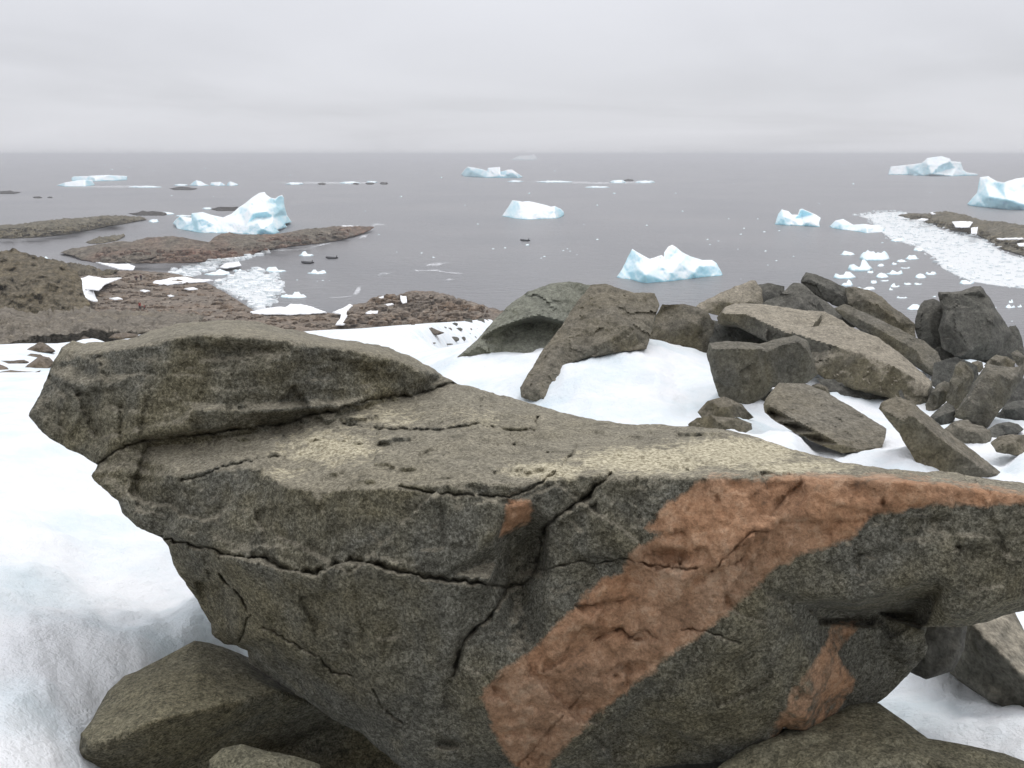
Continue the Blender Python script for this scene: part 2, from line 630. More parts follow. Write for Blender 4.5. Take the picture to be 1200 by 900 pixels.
def ice_mat(name, white, blue, scale, thr=(0.35, 0.75), up_w=0.5, sss=0.0):
    m, t, bs = new_mat(name)
    tcn = nd(t, 'ShaderNodeTexCoord')
    vec = tcn.outputs['Object']
    n1 = ntex(t, vec, scale, 5, 0.55)
    n2 = ntex(t, vec, scale * 9, 5, 0.6)
    geo = nd(t, 'ShaderNodeNewGeometry')
    sp_ = nd(t, 'ShaderNodeSeparateXYZ')
    t.links.new(geo.outputs['Normal'], sp_.inputs[0])
    f = mth(t, 'MULTIPLY_ADD', sp_.outputs[2], up_w, n1)      # snow lies on the gentler slopes
    f = ramp(t, f, [(thr[0], 0.0), (thr[1], 1.0)])
    col = mixc(t, f, blue, white)
    t.links.new(col, bs.inputs['Base Color'])
    bs.inputs['Roughness'].default_value = 0.45
    bs.inputs['Specular IOR Level'].default_value = 0.4
    t.links.new(bump(t, n2, 0.22, 0.015 / scale), bs.inputs['Normal'])
    if sss:                                             # light soaks into the ice
        bs.inputs['Subsurface Weight'].default_value = 0.45
        bs.inputs['Subsurface Radius'].default_value = (1.0, 1.35, 1.5)
        bs.inputs['Subsurface Scale'].default_value = sss
    return m


def plain(name, c, rough=0.6, nscale=8.0):
    m, t, bs = new_mat(name)
    tcn = nd(t, 'ShaderNodeTexCoord')
    n = ntex(t, tcn.outputs['Object'], nscale, 4)
    t.links.new(mixc(t, 1.0, c, ramp(t, n, [(0.3, 0.75), (0.7, 1.2)]), 'MULTIPLY'), bs.inputs['Base Color'])
    bs.inputs['Roughness'].default_value = rough
    return m


M_snow = snow_mat()
M_berg = ice_mat('berg_ice', (0.87, 0.925, 0.94), (0.45, 0.765, 0.86), 0.05, (0.62, 1.25), 0.6, sss=1.2)
M_floe = ice_mat('floe_ice', (0.86, 0.93, 0.945), (0.52, 0.80, 0.87), 0.35, (0.45, 1.15), 0.5)
M_brash = ice_mat('brash_ice_mix', (0.70, 0.715, 0.71), (0.58, 0.63, 0.635), 0.30, (0.3, 0.85), 0.35)


def sea_mat():
    m, t, bs = new_mat('sea_water')
    geo = nd(t, 'ShaderNodeNewGeometry')
    vec = geo.outputs['Position']
    mp = nd(t, 'ShaderNodeMapping')
    mp.inputs['Scale'].default_value = (0.55, 1.0, 1.0)
    mp.inputs['Rotation'].default_value = (0, 0, R(12))
    t.links.new(vec, mp.inputs['Vector'])
    w1 = ntex(t, mp.outputs[0], 0.10, 4, 0.55, 0.3)
    w2 = ntex(t, mp.outputs[0], 0.55, 6, 0.68, 0.4)
    w3 = ntex(t, vec, 0.012, 3, 0.5)
    col = mixc(t, ramp(t, w3, [(0.35, 0.0), (0.65, 1.0)]), (0.175, 0.174, 0.181), (0.215, 0.210, 0.212))
    t.links.new(col, bs.inputs['Base Color'])
    bs.inputs['Roughness'].default_value = 0.30
    bs.inputs['IOR'].default_value = 1.333
    a = bump(t, w1, 0.40, 1.4)
    b = bump(t, w2, 1.0, 0.9, a)
    t.links.new(b, bs.inputs['Normal'])
    return m


def foam_mat():
    m, t, bs = new_mat('sea_foam')
    vec = nd(t, 'ShaderNodeNewGeometry').outputs['Position']
    n = ntex(t, vec, 0.5, 6, 0.7, 0.6)
    at = nd(t, 'ShaderNodeAttribute', attribute_name='edge').outputs['Fac']
    f = mth(t, 'ADD', mth(t, 'MULTIPLY', at, 0.75), mth(t, 'MULTIPLY_ADD', n, 1.3, -0.65))
    f = ramp(t, f, [(0.45, 0.0), (0.85, 0.75)])
    bs.inputs['Base Color'].default_value = (0.72, 0.73, 0.74, 1)
    bs.inputs['Roughness'].default_value = 0.8
    tr = nd(t, 'ShaderNodeBsdfTransparent')
    mx = nd(t, 'ShaderNodeMixShader')
    t.links.new(f, mx.inputs[0])
    t.links.new(tr.outputs[0], mx.inputs[1])
    t.links.new(bs.outputs[0], mx.inputs[2])
    t.links.new(mx.outputs[0], t.nodes['Material Output'].inputs[0])
    return m


M_chunk = ice_mat('loose_chunk_ice', (0.80, 0.82, 0.82), (0.68, 0.755, 0.775), 0.35, (0.3, 0.9), 0.5)
M_sea = sea_mat()
M_foam = foam_mat()

# ------------------------------------------------------------------ sea
bm = bmesh.new()
ys = [2, 150, 300, 600, 1200, 2500, 5000, 10000, 20000, 45000]
prev = None
for yy in ys:
    hw = 400 + yy * 1.3
    row = [bm.verts.new((x, yy, 0)) for x in np.linspace(-hw, hw, 9)]
    if prev:
        for i in range(8):
            bm.faces.new((prev[i], prev[i + 1], row[i + 1], row[i]))
    prev = row
me = bpy.data.meshes.new('sea')
bm.to_mesh(me)
bm.free()
me.materials.append(M_sea)
sea = bpy.data.objects.new('sea', me)
COL.objects.link(sea)
tag(sea, kind='structure')

# ------------------------------------------------------------------ snow slope (height field through surveyed points)
G = []          # (azimuth, distance, drop below the eye)


def gp(px, py, drop):
    z = depth_drop(py, drop)
    x = z * (px - 600) / F
    y = z * (CP + (450 - py) / F * SP)
    G.append((math.atan2(x, y), math.hypot(x, y), drop))


def gw(px, d, drop):
    G.append((math.atan2(px - 600, F), d, drop))


for p in [(0, 890, 1.50), (60, 890, 1.58), (110, 870, 1.70), (0, 780, 1.50), (40, 760, 1.52), (0, 700, 1.52), (55, 680, 1.60), (60, 620, 1.72), (20, 580, 1.74), (40, 530, 1.82), (110, 650, 1.84), (160, 660, 1.83), (205, 700, 1.75), (140, 610, 1.90), (95, 600, 1.85), (180, 640, 1.84),
          (225, 730, 1.70), (240, 720, 1.70), (170, 770, 1.69), (120, 820, 1.68), (300, 740, 1.85), (270, 890, 2.1), (350, 880, 2.5), (450, 890, 2.6), (600, 897, 2.7), (760, 897, 2.6), (0, 500, 1.98),
          (0, 445, 2.8), (60, 430, 3.4), (0, 422, 4.2), (0, 404, 8.0), (100, 397, 10), (160, 391, 12.2),
          (300, 391, 11.5), (420, 384, 14.5), (450, 420, 3.5), (450, 398, 8.0), (480, 380, 15.5), (540, 375, 15.5), (572, 372, 15.5),
          (590, 450, 2.12), (740, 490, 2.05), (640, 472, 2.10), (665, 429, 1.89), (690, 419, 1.84), (725, 412, 1.81), (758, 406, 1.80), (790, 405, 1.99), (797, 402, 2.0), (826, 415, 2.02), (720, 440, 1.90), (820, 480, 2.05), (560, 420, 2.16), (605, 417, 2.13), (632, 415, 2.10), (536, 419, 2.2), (500, 440, 2.4),
          (900, 510, 1.95), (960, 540, 1.86), (1000, 480, 2.08), (1030, 500, 2.02), (1180, 545, 1.86), (1190, 460, 2.4), (1065, 440, 2.5),
          (1100, 830, 1.80), (1060, 800, 1.86), (1190, 870, 1.74), (1195, 728, 1.84), (1050, 760, 1.98)]:
    gp(*p)
for (px_, py_, z_) in [(877, 474, 7.9), (990, 529, 6.2), (930, 505, 6.35), (1180, 562, 5.5), (870, 495, 7.3), (840, 509, 6.6), (1193, 531, 6.1), (1185, 511, 7.0), (1150, 521, 6.6), (1157, 500, 7.3), (1070, 476, 8.7), (1125, 420, 11.6), (1060, 545, 5.6)]:
    gp(px_, py_, z_ * (SP - (450 - py_) / F * CP) - 0.03)
for px_, f_ in ((60, 1.0), (150, 1.0), (250, 1.0), (350, .96), (520, .95)):
    for d_, v_ in ((20, 4.5), (35, 7.4), (60, 11.6)):
        gw(px_, d_, v_ * f_)
for p in [(-500, 1, 1.75), (-500, 3, 1.8), (-500, 8, 2.1), (-500, 20, 4.2), (-500, 50, 9.5), (-500, 120, 30), (1700, 1, 1.75), (1700, 3, 1.8), (1700, 8, 2.1), (1700, 15, 3.3), (1700, 30, 12), (1700, 70, 33),
          (600, 0.7, 1.75), (0, 1.0, 1.75), (1200, 1.0, 1.75), (600, 1.8, 2.1), (600, 3.2, 2.55), (400, 3, 2.35), (850, 2.6, 2.4), (900, 4, 2.1), (400, 4.6, 2.5), (600, 6, 2.15), (250, 5.5, 2.1), (250, 12, 2.8),
          (0, 75, 19), (0, 110, 30), (160, 85, 19), (160, 120, 30), (300, 90, 19), (300, 125, 30), (420, 105, 21), (420, 135, 31), (540, 108, 21), (540, 135, 31),
          (660, 15, 2.9), (660, 26, 8.5), (660, 60, 32), (800, 13, 2.7), (800, 24, 9), (800, 55, 32), (950, 14, 2.8), (950, 24, 9), (950, 55, 32), (1100, 14.5, 3.0), (1100, 24, 9), (1100, 55, 32), (1250, 14, 3.0), (1250, 24, 9), (1250, 55, 32)]:
    gw(*p)
GA = np.array(G)
GU = np.stack([GA[:, 0] * 2.6, np.log(GA[:, 1])], 1)
GV = GA[:, 2] / (GA[:, 1] + 6)


def tps_k(r2):
    return 0.5 * r2 * np.log(np.maximum(r2, 1e-12))


nG = len(GU)
K = tps_k(((GU[:, None] - GU[None]) ** 2).sum(-1)) + np.eye(nG) * 2e-4
Pm = np.concatenate([np.ones((nG, 1)), GU], 1)
A = np.block([[K, Pm], [Pm.T, np.zeros((3, 3))]])
Wt = np.linalg.solve(A, np.concatenate([GV, np.zeros(3)]))


def ground_drop(az, d):
    q = np.stack([np.ravel(az) * 2.6, np.log(np.ravel(d))], 1)
    k = tps_k(((q[:, None] - GU[None]) ** 2).sum(-1))
    v = k @ Wt[:nG] + Wt[nG] + q @ Wt[nG + 1:]
    dr = v * (np.ravel(d) + 6)
    # the slope never rises above the line on which its crest is seen
    a_ = np.ravel(az)
    cx0 = [-200, 0, 60, 100, 160, 230, 300, 420, 470, 540, 575, 600, 640]
    cy0 = [408, 404, 400, 397, 392, 391, 391, 385, 381, 376.5, 373.5, 372, 370]
    ca = np.arctan2(np.array(cx0) - 600.0, F)
    yy = np.interp(a_, ca, cy0)
    pxx = 600 + F * np.tan(a_)
    tl = (SP - (450 - yy) / F * CP) / np.hypot((pxx - 600) / F, CP + (450 - yy) / F * SP)
    lim = np.ravel(d) * tl + 0.02
    wgt = np.clip((np.ravel(d) - 14) / 5, 0, 1) * (a_ < math.atan2(45, F))
    dr = np.where(wgt > 0, np.maximum(dr, lim * wgt + dr * (1 - wgt)), dr)
    return dr.reshape(np.shape(az))


def ground_hit(px, py):
    """distance along the view axis at which the sight line reaches the snow"""
    d = np.exp(np.linspace(math.log(1.5), math.log(110), 220))
    az = math.atan2((px - 600) / F, CP + (450 - py) / F * SP)
    z_at = d / math.hypot((px - 600) / F, CP + (450 - py) / F * SP)
    line = z_at * (SP - (450 - py) / F * CP)
    g = ground_drop(np.full(d.shape, az), d)
    k = np.nonzero(line >= g)[0]
    return float(z_at[k[0]]) if len(k) else 60.0


az = np.linspace(R(-60), R(60), 540)
dd = np.exp(np.linspace(math.log(0.55), math.log(140), 330))
AZ, DD = np.meshgrid(az, dd)
DR = np.concatenate([ground_drop(AZ[i:i + 30], DD[i:i + 30]) for i in range(0, len(dd), 30)])
X, Y = DD * np.sin(AZ), DD * np.cos(AZ)
Zg = EYE - DR
flat = np.stack([X.ravel(), Y.ravel(), Zg.ravel()], 1)
dflat = DD.ravel()
nz = np.zeros(len(flat))
near = dflat < 16
nz[near] = (fbm(flat[near] * [1, 1, 0.4], 1.7, 4, 0.9) * 0.055 - np.abs(fbm(flat[near] + 5, 3.0, 4, 0.9)) * 0.045 + fbm(flat[near] + 9, 9.0, 3, 0.9) * 0.007) * np.clip((16 - dflat[near]) / 6, 0, 1)
far = dflat > 9
nz[far] += fbm(flat[far] * [1, 1, 0], 0.25, 3, 1.0) * 0.05 * np.clip((dflat[far] - 9) / 8, 0, 1)
flat[:, 2] += nz
nr, nc = AZ.shape
idx = np.arange(nr * nc).reshape(nr, nc)
fq = np.stack([idx[:-1, :-1], idx[:-1, 1:], idx[1:, 1:], idx[1:, :-1]], -1).reshape(-1, 4).tolist()
snow = make_obj('snow_slope', flat, fq, M_snow)
tag(snow, kind='structure')

# unseen dark rock slope added behind the viewer to darken the facing rock
gx_, gy_ = np.meshgrid(np.linspace(-1, 1, 70), np.linspace(0, 1, 50))
HX = np.sign(gx_) * np.abs(gx_) ** 1.6 * 90
HY = -0.9 - gy_ ** 1.8 * 80 + np.abs(HX) * 0.35 * (1 - gy_) * np.clip(np.abs(HX) / 6, 0, 1)
HP = np.stack([HX.ravel(), HY.ravel(), np.zeros(HX.size)], 1)
rr_ = np.hypot(HP[:, 0] * .6, HP[:, 1])
HP[:, 2] = EYE - 1.9 + np.maximum(-HP[:, 1] - 1.5, 0) * 0.34 - np.maximum(HP[:, 1], 0) * .25 + (fbm(HP, .12, 5, .9) * 2.0 + chips(HP, .35) * 1.5) * np.clip((rr_ - 2) / 10, 0, 1)
idx = np.arange(HX.size).reshape(HX.shape)
hs = make_obj('shading_slope', HP, np.stack([idx[:-1, 1:], idx[:-1, :-1], idx[1:, :-1], idx[1:, 1:]], -1).reshape(-1, 4).tolist(), M_bould)
tag(hs, kind='structure')

# the bare rock ledge the viewer stands on, running up to the great rock
gx_, gy_ = np.meshgrid(np.linspace(-0.75, 2.6, 60), np.linspace(-2.2, 2.1, 70))
LP = np.stack([gx_.ravel(), gy_.ravel(), np.zeros(gx_.size)], 1)
ed = np.minimum.reduce([(LP[:, 0] + 0.75) / .5, (2.6 - LP[:, 0]) / .5, (2.1 - LP[:, 1]) / .35, (LP[:, 1] + 2.2) / .4])
LP[:, 2] = EYE - 1.72 - 0.10 * np.maximum(LP[:, 1], 0) + fbm(LP, 1.3, 4, .9) * .05 + chips(LP, 2.2) * .10 - (1 - np.clip(ed, 0, 1)) ** 2 * 0.5
idx = np.arange(gx_.size).reshape(gx_.shape)
ledge = make_obj('rock_ledge', LP, np.stack([idx[:-1, :-1], idx[:-1, 1:], idx[1:, 1:], idx[1:, :-1]], -1).reshape(-1, 4).tolist(), M_base)
tag(ledge, kind='structure')

# ------------------------------------------------------------------ the great foreground rock
HO = [(33, 487, 3.22), (50, 455, 3.25), (62, 425, 3.3), (72, 408, 3.35), (85, 400, 3.4), (100, 402, 3.4), (125, 400, 3.4), (150, 398, 3.42), (165, 392, 3.45),
      (185, 385, 3.48), (205, 380, 3.5), (240, 376, 3.52), (270, 375, 3.55), (300, 377, 3.55), (325, 383, 3.55), (350, 388, 3.55), (390, 397, 3.55), (430, 402, 3.55),
      (455, 407, 3.55), (480, 417, 3.52), (505, 430, 3.5), (520, 440, 3.48), (535, 449, 3.45), (560, 455, 3.42), (580, 462, 3.38), (600, 466, 3.35), (630, 475, 3.28),
      (665, 485, 3.2), (700, 492, 3.12), (740, 497, 3.05), (775, 498, 3.03), (810, 500, 3.0), (850, 503, 2.95), (885, 512, 2.9), (930, 527, 2.8), (985, 541, 2.7),
      (1040, 549, 2.6), (1080, 553, 2.57), (1110, 552, 2.58), (1150, 560, 2.52), (1200, 566, 2.48), (1270, 577, 2.4), (1330, 600, 2.4), (1350, 650, 2.45), (1310, 700, 2.5),
      (1250, 712, 2.45), (1200, 715, 2.42), (1165, 725, 2.42), (1140, 733, 2.44), (1115, 735, 2.46), (1086, 735, 2.50), (1084, 745, 2.72), (1088, 760, 2.75), (1075, 780, 2.77), (1065, 790, 2.78),
      (1040, 815, 2.80), (1015, 835, 2.82), (985, 843, 2.80), (971, 841, 2.72), (947, 858, 2.66), (919, 853, 2.64), (905, 868, 2.66), (885, 884, 2.68), (860, 891, 2.70), (800, 896, 2.7),
      (760, 900, 2.7), (730, 930, 2.74), (560, 935, 2.78), (490, 915, 2.78), (467, 897, 2.80), (443, 877, 2.84), (420, 857, 2.88), (397, 847, 2.9), (367, 827, 2.93), (330, 802, 2.97), (292, 777, 3.0),
      (290, 763, 3.0), (277, 757, 3.02), (263, 755, 3.05), (248, 743, 3.05), (247, 730, 3.03), (227, 697, 3.0), (205, 665, 2.97), (197, 640, 2.94), (190, 631, 2.93),
      (160, 617, 2.94), (142, 600, 2.97), (138, 587, 2.99), (120, 572, 3.02), (107, 558, 3.05), (115, 545, 3.08), (97, 534, 3.12), (77, 525, 3.15), (50, 507, 3.18)]
C1 = [(108, 551), (115, 543), (133, 530), (150, 522), (167, 517), (207, 512), (260, 507), (300, 500), (340, 495), (360, 487), (387, 483), (400, 478), (420, 473), (443, 467), (467, 463), (483, 465), (505, 458), (520, 452), (538, 448)]
C4 = [(190, 631), (207, 635), (247, 643), (273, 652), (310, 655), (333, 667), (370, 672), (397, 660), (413, 657), (433, 660), (467, 670), (517, 680), (540, 681), (573, 686), (594, 688), (610, 685), (624, 678), (630, 664), (634, 638), (638, 619), (652, 605), (671, 592), (689, 582), (703, 568), (715, 556)]
C3 = [(467, 570), (503, 577), (553, 580), (597, 582), (613, 577), (640, 562), (658, 548), (668, 534), (677, 523)]
C5 = [(594, 690), (577, 720), (559, 734), (547, 747), (537, 767), (532, 792)]
C6 = [(630, 668), (655, 664), (678, 657), (699, 661), (717, 657), (736, 654), (750, 660), (780, 665), (815, 667)]
C2 = [(213, 563), (233, 558), (277, 543), (300, 539), (322, 535)]
C2b = [(400, 497), (433, 502), (470, 504), (507, 505), (540, 500), (560, 497), (587, 503), (610, 505), (627, 505), (630, 487)]
C7 = [(257, 673), (283, 700), (293, 720), (287, 735), (282, 750)]
C7b = [(310, 735), (340, 752), (373, 770), (390, 787), (412, 792)]
C8 = [(437, 810), (450, 830), (470, 847)]
C9 = [(800, 738), (827, 739), (850, 748), (867, 752)]
C10 = [(833, 670), (846, 658), (860, 643), (872, 632), (880, 623), (903, 623)]
C11 = [(905, 603), (915, 590), (926, 575), (940, 565)]
C12 = [(607, 897), (630, 873), (645, 855), (660, 838)]
C13 = [(667, 830), (676, 822), (683, 813)]
C14 = [(675, 711), (695, 708), (715, 704), (731, 703)]
C15 = [(697, 749), (712, 741), (727, 735), (738, 748), (750, 742), (760, 738), (770, 750)]
C16 = [(530, 560), (500, 563), (480, 565)]
C17 = [(330, 512), (350, 515), (420, 520), (470, 523)]
C18 = [(560, 518), (600, 522), (645, 530)]
C19 = [(505, 478), (540, 475), (580, 478)]
C20 = [(770, 547), (790, 551), (830, 549)]
C21 = [(872, 545), (886, 551), (893, 541)]
C22 = [(938, 697), (966, 704), (980, 708), (1008, 707)]
CRACKS = [(C1, .055, 1.9), (C4, .085, 2.3), (C3, .04, 1.6), (C5, .08, 2.4), (C6, .035, 1.5), (C2, .03, 1.5), (C2b, .035, 1.7), (C7, .05, 1.7), (C7b, .05, 1.7),
          (C8, .04, 1.6), (C9, .02, 1.3), (C10, .02, 1.4), (C11, .02, 1.3), (C12, .018, 1.2), (C13, .02, 1.3), (C14, .022, 2.0), (C15, .03, 2.2), (C16, .012, 1.6), (C17, .010, 1.6), (C18, .012, 1.6), (C19, .014, 1.6), (C20, .014, 1.6), (C21, .016, 1.6)]
VEIN = [(830, 560), (820, 563), (785, 591), (769, 608), (755, 619), (776, 626), (750, 640), (738, 654), (731, 671), (703, 678), (685, 699), (657, 727), (613, 770), (567, 807), (560, 818), (573, 847), (587, 877), (607, 900), (620, 930),
        (640, 905), (647, 893), (683, 850), (733, 813), (750, 793), (777, 773), (800, 756), (827, 740), (867, 703), (913, 663), (947, 647), (967, 643), (993, 630), (1007, 620), (1020, 610), (1053, 601), (1100, 594), (1150, 599), (1200, 599), (1245, 600), (1245, 580), (1200, 571), (1130, 563), (1050, 557), (960, 556), (880, 558)]
KNOB = [(594, 584), (619, 584), (624, 596), (620, 608), (605, 617), (588, 627), (590, 608)]
PATCH = [(975, 730), (1013, 728), (999, 744), (980, 765), (989, 784), (1002, 800), (989, 821), (971, 841), (947, 858), (919, 852), (908, 865), (900, 868), (922, 833), (929, 809), (940, 795), (961, 772), (973, 749)]
EDGE = [(213, 557, 2.86), (277, 546, 2.84), (307, 551, 2.76), (337, 570, 2.66), (363, 573, 2.63), (400, 573, 2.6), (433, 572, 2.57), (467, 572, 2.54), (500, 568, 2.53), (563, 564, 2.5), (580, 566, 2.49), (613, 568, 2.49),
        (640, 561, 2.5), (667, 560, 2.5), (707, 554, 2.5), (733, 557, 2.48), (767, 558, 2.46), (800, 558, 2.45), (850, 560, 2.43), (900, 559, 2.42), (1000, 560, 2.4), (1100, 567, 2.37), (1200, 580, 2.33), (1300, 600, 2.32)]
CAPTOP = [(110, 412, 3.20), (165, 403, 3.09), (205, 395, 3.05), (240, 391, 3.04), (330, 397, 3.07), (400, 407, 3.15), (455, 418, 3.25), (500, 437, 3.35)]
CAPLOW = [(125, 524, 3.07), (150, 516, 3.03), (167, 511, 3.01), (207, 506, 3.0), (260, 501, 3.01), (300, 495, 3.035), (340, 489, 3.075), (387, 477, 3.14), (443, 461, 3.245), (483, 458, 3.315)]
MIDTOP = [(128, 541, 3.07), (152, 529, 3.07), (167, 524, 3.08), (207, 518, 3.09), (260, 513, 3.10), (300, 506, 3.11), (340, 501, 3.12), (387, 489, 3.15), (443, 474, 3.25), (483, 469, 3.32)]
LEDGE_A = [(227, 474, 3.03), (270, 474, 3.05), (330, 473, 3.09), (400, 470, 3.16)]
LEDGE_B = [(227, 480, 2.965), (270, 480, 2.985), (330, 479, 3.01), (400, 475, 3.09)]
LEDGE_C = [(140, 439, 3.12), (180, 438, 3.09), (235, 437, 3.06)]
LEDGE_D = [(140, 446, 3.10), (180, 445, 3.068), (235, 444, 3.042)]
BOT_A = [(207, 631, 2.86), (247, 639, 2.80), (310, 650, 2.70), (370, 666, 2.62), (413, 653, 2.57), (467, 666, 2.53), (517, 676, 2.50), (573, 681, 2.475)]
TOP_L = [(207, 641, 2.93), (247, 649, 2.83), (280, 657, 2.70), (333, 672, 2.64), (370, 677, 2.60), (413, 662, 2.55), (467, 675, 2.53), (517, 685, 2.51), (543, 690, 2.50), (573, 692, 2.56)]
RIDGE_N = [(582, 584, 2.475), (577, 630, 2.465)]          # prow edge beside the dark notch
NOTCH = [(625, 588, 2.51), (624, 606, 2.56), (606, 622, 2.60), (590, 630, 2.57), (585, 655, 2.59), (582, 676, 2.60), (605, 650, 2.66), (603, 675, 2.68), (627, 635, 2.69), (622, 668, 2.70), (590, 600, 2.49), (606, 612, 2.52)]
RB = [(645, 610, 2.53), (643, 640, 2.53), (645, 662, 2.53), (690, 590, 2.49), (712, 565, 2.48), (720, 630, 2.48), (736, 648, 2.465), (736, 660, 2.49), (690, 670, 2.53), (645, 675, 2.54)]
LOWL = [(255, 672, 2.84), (283, 700, 2.80), (293, 720, 2.80), (300, 700, 2.74), (300, 745, 2.82), (283, 745, 2.90), (340, 752, 2.73), (380, 800, 2.79), (450, 780, 2.60), (430, 720, 2.56), (533, 727, 2.50), (525, 770, 2.53), (556, 727, 2.56), (550, 760, 2.55), (450, 840, 2.70), (527, 872, 2.68), (480, 870, 2.72)]
RGT_ = [(640, 770, 2.50), (575, 815, 2.54), (607, 890, 2.64), (600, 770, 2.53), (680, 720, 2.50), (750, 793, 2.52), (700, 850, 2.58), (800, 680, 2.42), (900, 620, 2.38), (1000, 620, 2.36), (1100, 640, 2.33), (1200, 640, 2.31), (1280, 650, 2.36),
        (850, 750, 2.45), (850, 830, 2.55), (900, 690, 2.41), (780, 850, 2.60), (905, 800, 2.52), (925, 770, 2.50)]
LIP = [(925, 692, 2.405), (966, 701, 2.40), (1008, 704, 2.385), (1027, 697, 2.37), (1050, 688, 2.355), (1073, 679, 2.34), (1100, 674, 2.325)]
UNDER = [(935, 708, 2.50), (966, 713, 2.60), (1005, 718, 2.68), (1040, 720, 2.72), (1065, 724, 2.66), (1082, 730, 2.50)]
LIP2 = [(1103, 690, 2.37), (1120, 715, 2.36), (1150, 715, 2.345), (1190, 700, 2.34)]
LOWR = [(1000, 755, 2.68), (960, 790, 2.57), (970, 735, 2.60), (981, 766, 2.61), (1003, 800, 2.70), (1040, 745, 2.71), (1075, 740, 2.70), (1050, 790, 2.78), (1020, 810, 2.78), (945, 840, 2.59), (925, 830, 2.56), (990, 784, 2.66), (1060, 760, 2.72)]
HI, HED = [], []
nO = len(HO)


def addline(L, edge=True):
    b = nO + len(HI)
    HI.extend(L)
    if edge:
        HED.extend((b + i, b + i + 1) for i in range(len(L) - 1))


for L in (EDGE, CAPTOP, CAPLOW, MIDTOP, LEDGE_A, LEDGE_B, LEDGE_C, LEDGE_D, BOT_A, TOP_L, RIDGE_N, LIP, UNDER, LIP2):
    addline(L)
for L in (NOTCH, RB, LOWL, RGT_, LOWR):
    addline(L, False)
HC = HO + HI
SPH = 3.4
extra = []
for ln, dp, wd in CRACKS:
    q = densify(ln, 2.2, False, 1.9, 3.0)
    extra.append(q)
for poly in (VEIN, KNOB, PATCH):
    extra.append(densify(poly, 2.6, True, 1.0, 5.0))
extra2 = []
for q in extra[:len(CRACKS)]:                       # flanks of each crack, so the groove has its own walls
    t_ = np.gradient(q, axis=0)
    nrm = np.stack([-t_[:, 1], t_[:, 0]], 1)
    nrm /= np.linalg.norm(nrm, axis=1)[:, None] + 1e-9
    extra2 += [q + nrm * 1.9, q - nrm * 1.9]
V, fs, loop = front_mesh(HO, SPH, extra + extra2, 1.0, 2.0)
hx, hy = V[:, 0], V[:, 1]
hz = 1 / interp_tri(np.array([p[0] for p in HC], float), np.array([p[1] for p in HC], float), 1 / np.array([p[2] for p in HC]),
                    [(i, (i + 1) % nO) for i in range(nO)] + HED, hx, hy)
ea, eb = [], []
for f in fs:
    ea += [f[0], f[1], f[2], f[1], f[2], f[0]]
    eb += [f[1], f[2], f[0], f[0], f[1], f[2]]
ea, eb = np.array(ea), np.array(eb)
lm = np.zeros(len(V), bool)
lm[loop] = True
for _ in range(1):
    sm = np.bincount(ea, hz[eb], len(V)) / np.maximum(np.bincount(ea, minlength=len(V)), 1)
    hz = np.where(lm, hz, 0.5 * hz + 0.5 * sm)
d = dist_poly(HO, hx, hy, True)
q = np.clip(1 - d / 7.0, 0, 1)
hz += hz / F * 7.0 * (1 - np.sqrt(1 - q * q * 0.97))
P0 = pts(hx, hy, hz)
veind = np.maximum.reduce([np.where(inside(pl, hx, hy), 1, -1) * dist_poly(pl, hx, hy, True) * wgt for pl, wgt in ((VEIN, 1.0), (KNOB, 1.3), (PATCH, 1.0))])
rel = fbm(P0, 2.2, 3, 1.0) * 0.020 + fbm(P0 + 7, 7.0, 4, 0.9) * 0.010 + chips(P0 + 31, 2.3) * 0.075 + chips(P0, 5.0) * 0.040 + chips(P0 + 4, 13.0) * 0.020 + chips(P0 + 8, 27.0) * 0.008 + fbm(P0 + 3, 28.0, 3, 0.8) * 0.0035
# layered spalling on the upper surface
lay = np.array([noise.fractal(Vector((p[0] * 2.0, p[1] * 5.0, p[2] * 14.0)), 0.9, 2.1, 4) for p in P0])
topm = np.clip((dist_poly(EDGE, hx, hy) > 0) * 1.0, 0, 1) * (hy < np.interp(hx, [e[0] for e in EDGE], [e[1] for e in EDGE]))
rel += topm * (np.floor(lay * 4) / 4) * 0.020
inv = np.clip(veind / 10.0, 0, 1)
rel += inv * (chips(P0 + 21, 7.5) * 0.045 + np.floor(fbm(P0 + 2, 6.0, 3, .9) * 3) / 3 * 0.010)
hz = hz - rel
for (ln, dp, wd), qd in zip(CRACKS, extra):
    dc = dist_poly(qd, hx, hy)
    m = dc < 12
    vary = 0.80 + 0.75 * np.array([noise.noise(Vector((a * .09, b * .09, 1.7))) for a, b in zip(hx[m], hy[m])])
    hz[m] += 0.85 * dp * vary * np.exp(-(dc[m] / (wd * (0.15 + 0.62 * vary))) ** 2)
# the dark hole low on the front and two chipped hollows in the vein
for (cx_, cy_, rx, ry, dp) in [(527, 872, 15, 6, .05), (785, 652, 34, 9, .035), (722, 792, 3.5, 2.5, .03), (1035, 590, 3, 2.6, .03)]:
    e = ((hx - cx_) / rx) ** 2 + ((hy - cy_) / ry) ** 2
    hz += dp * np.exp(-e * e)
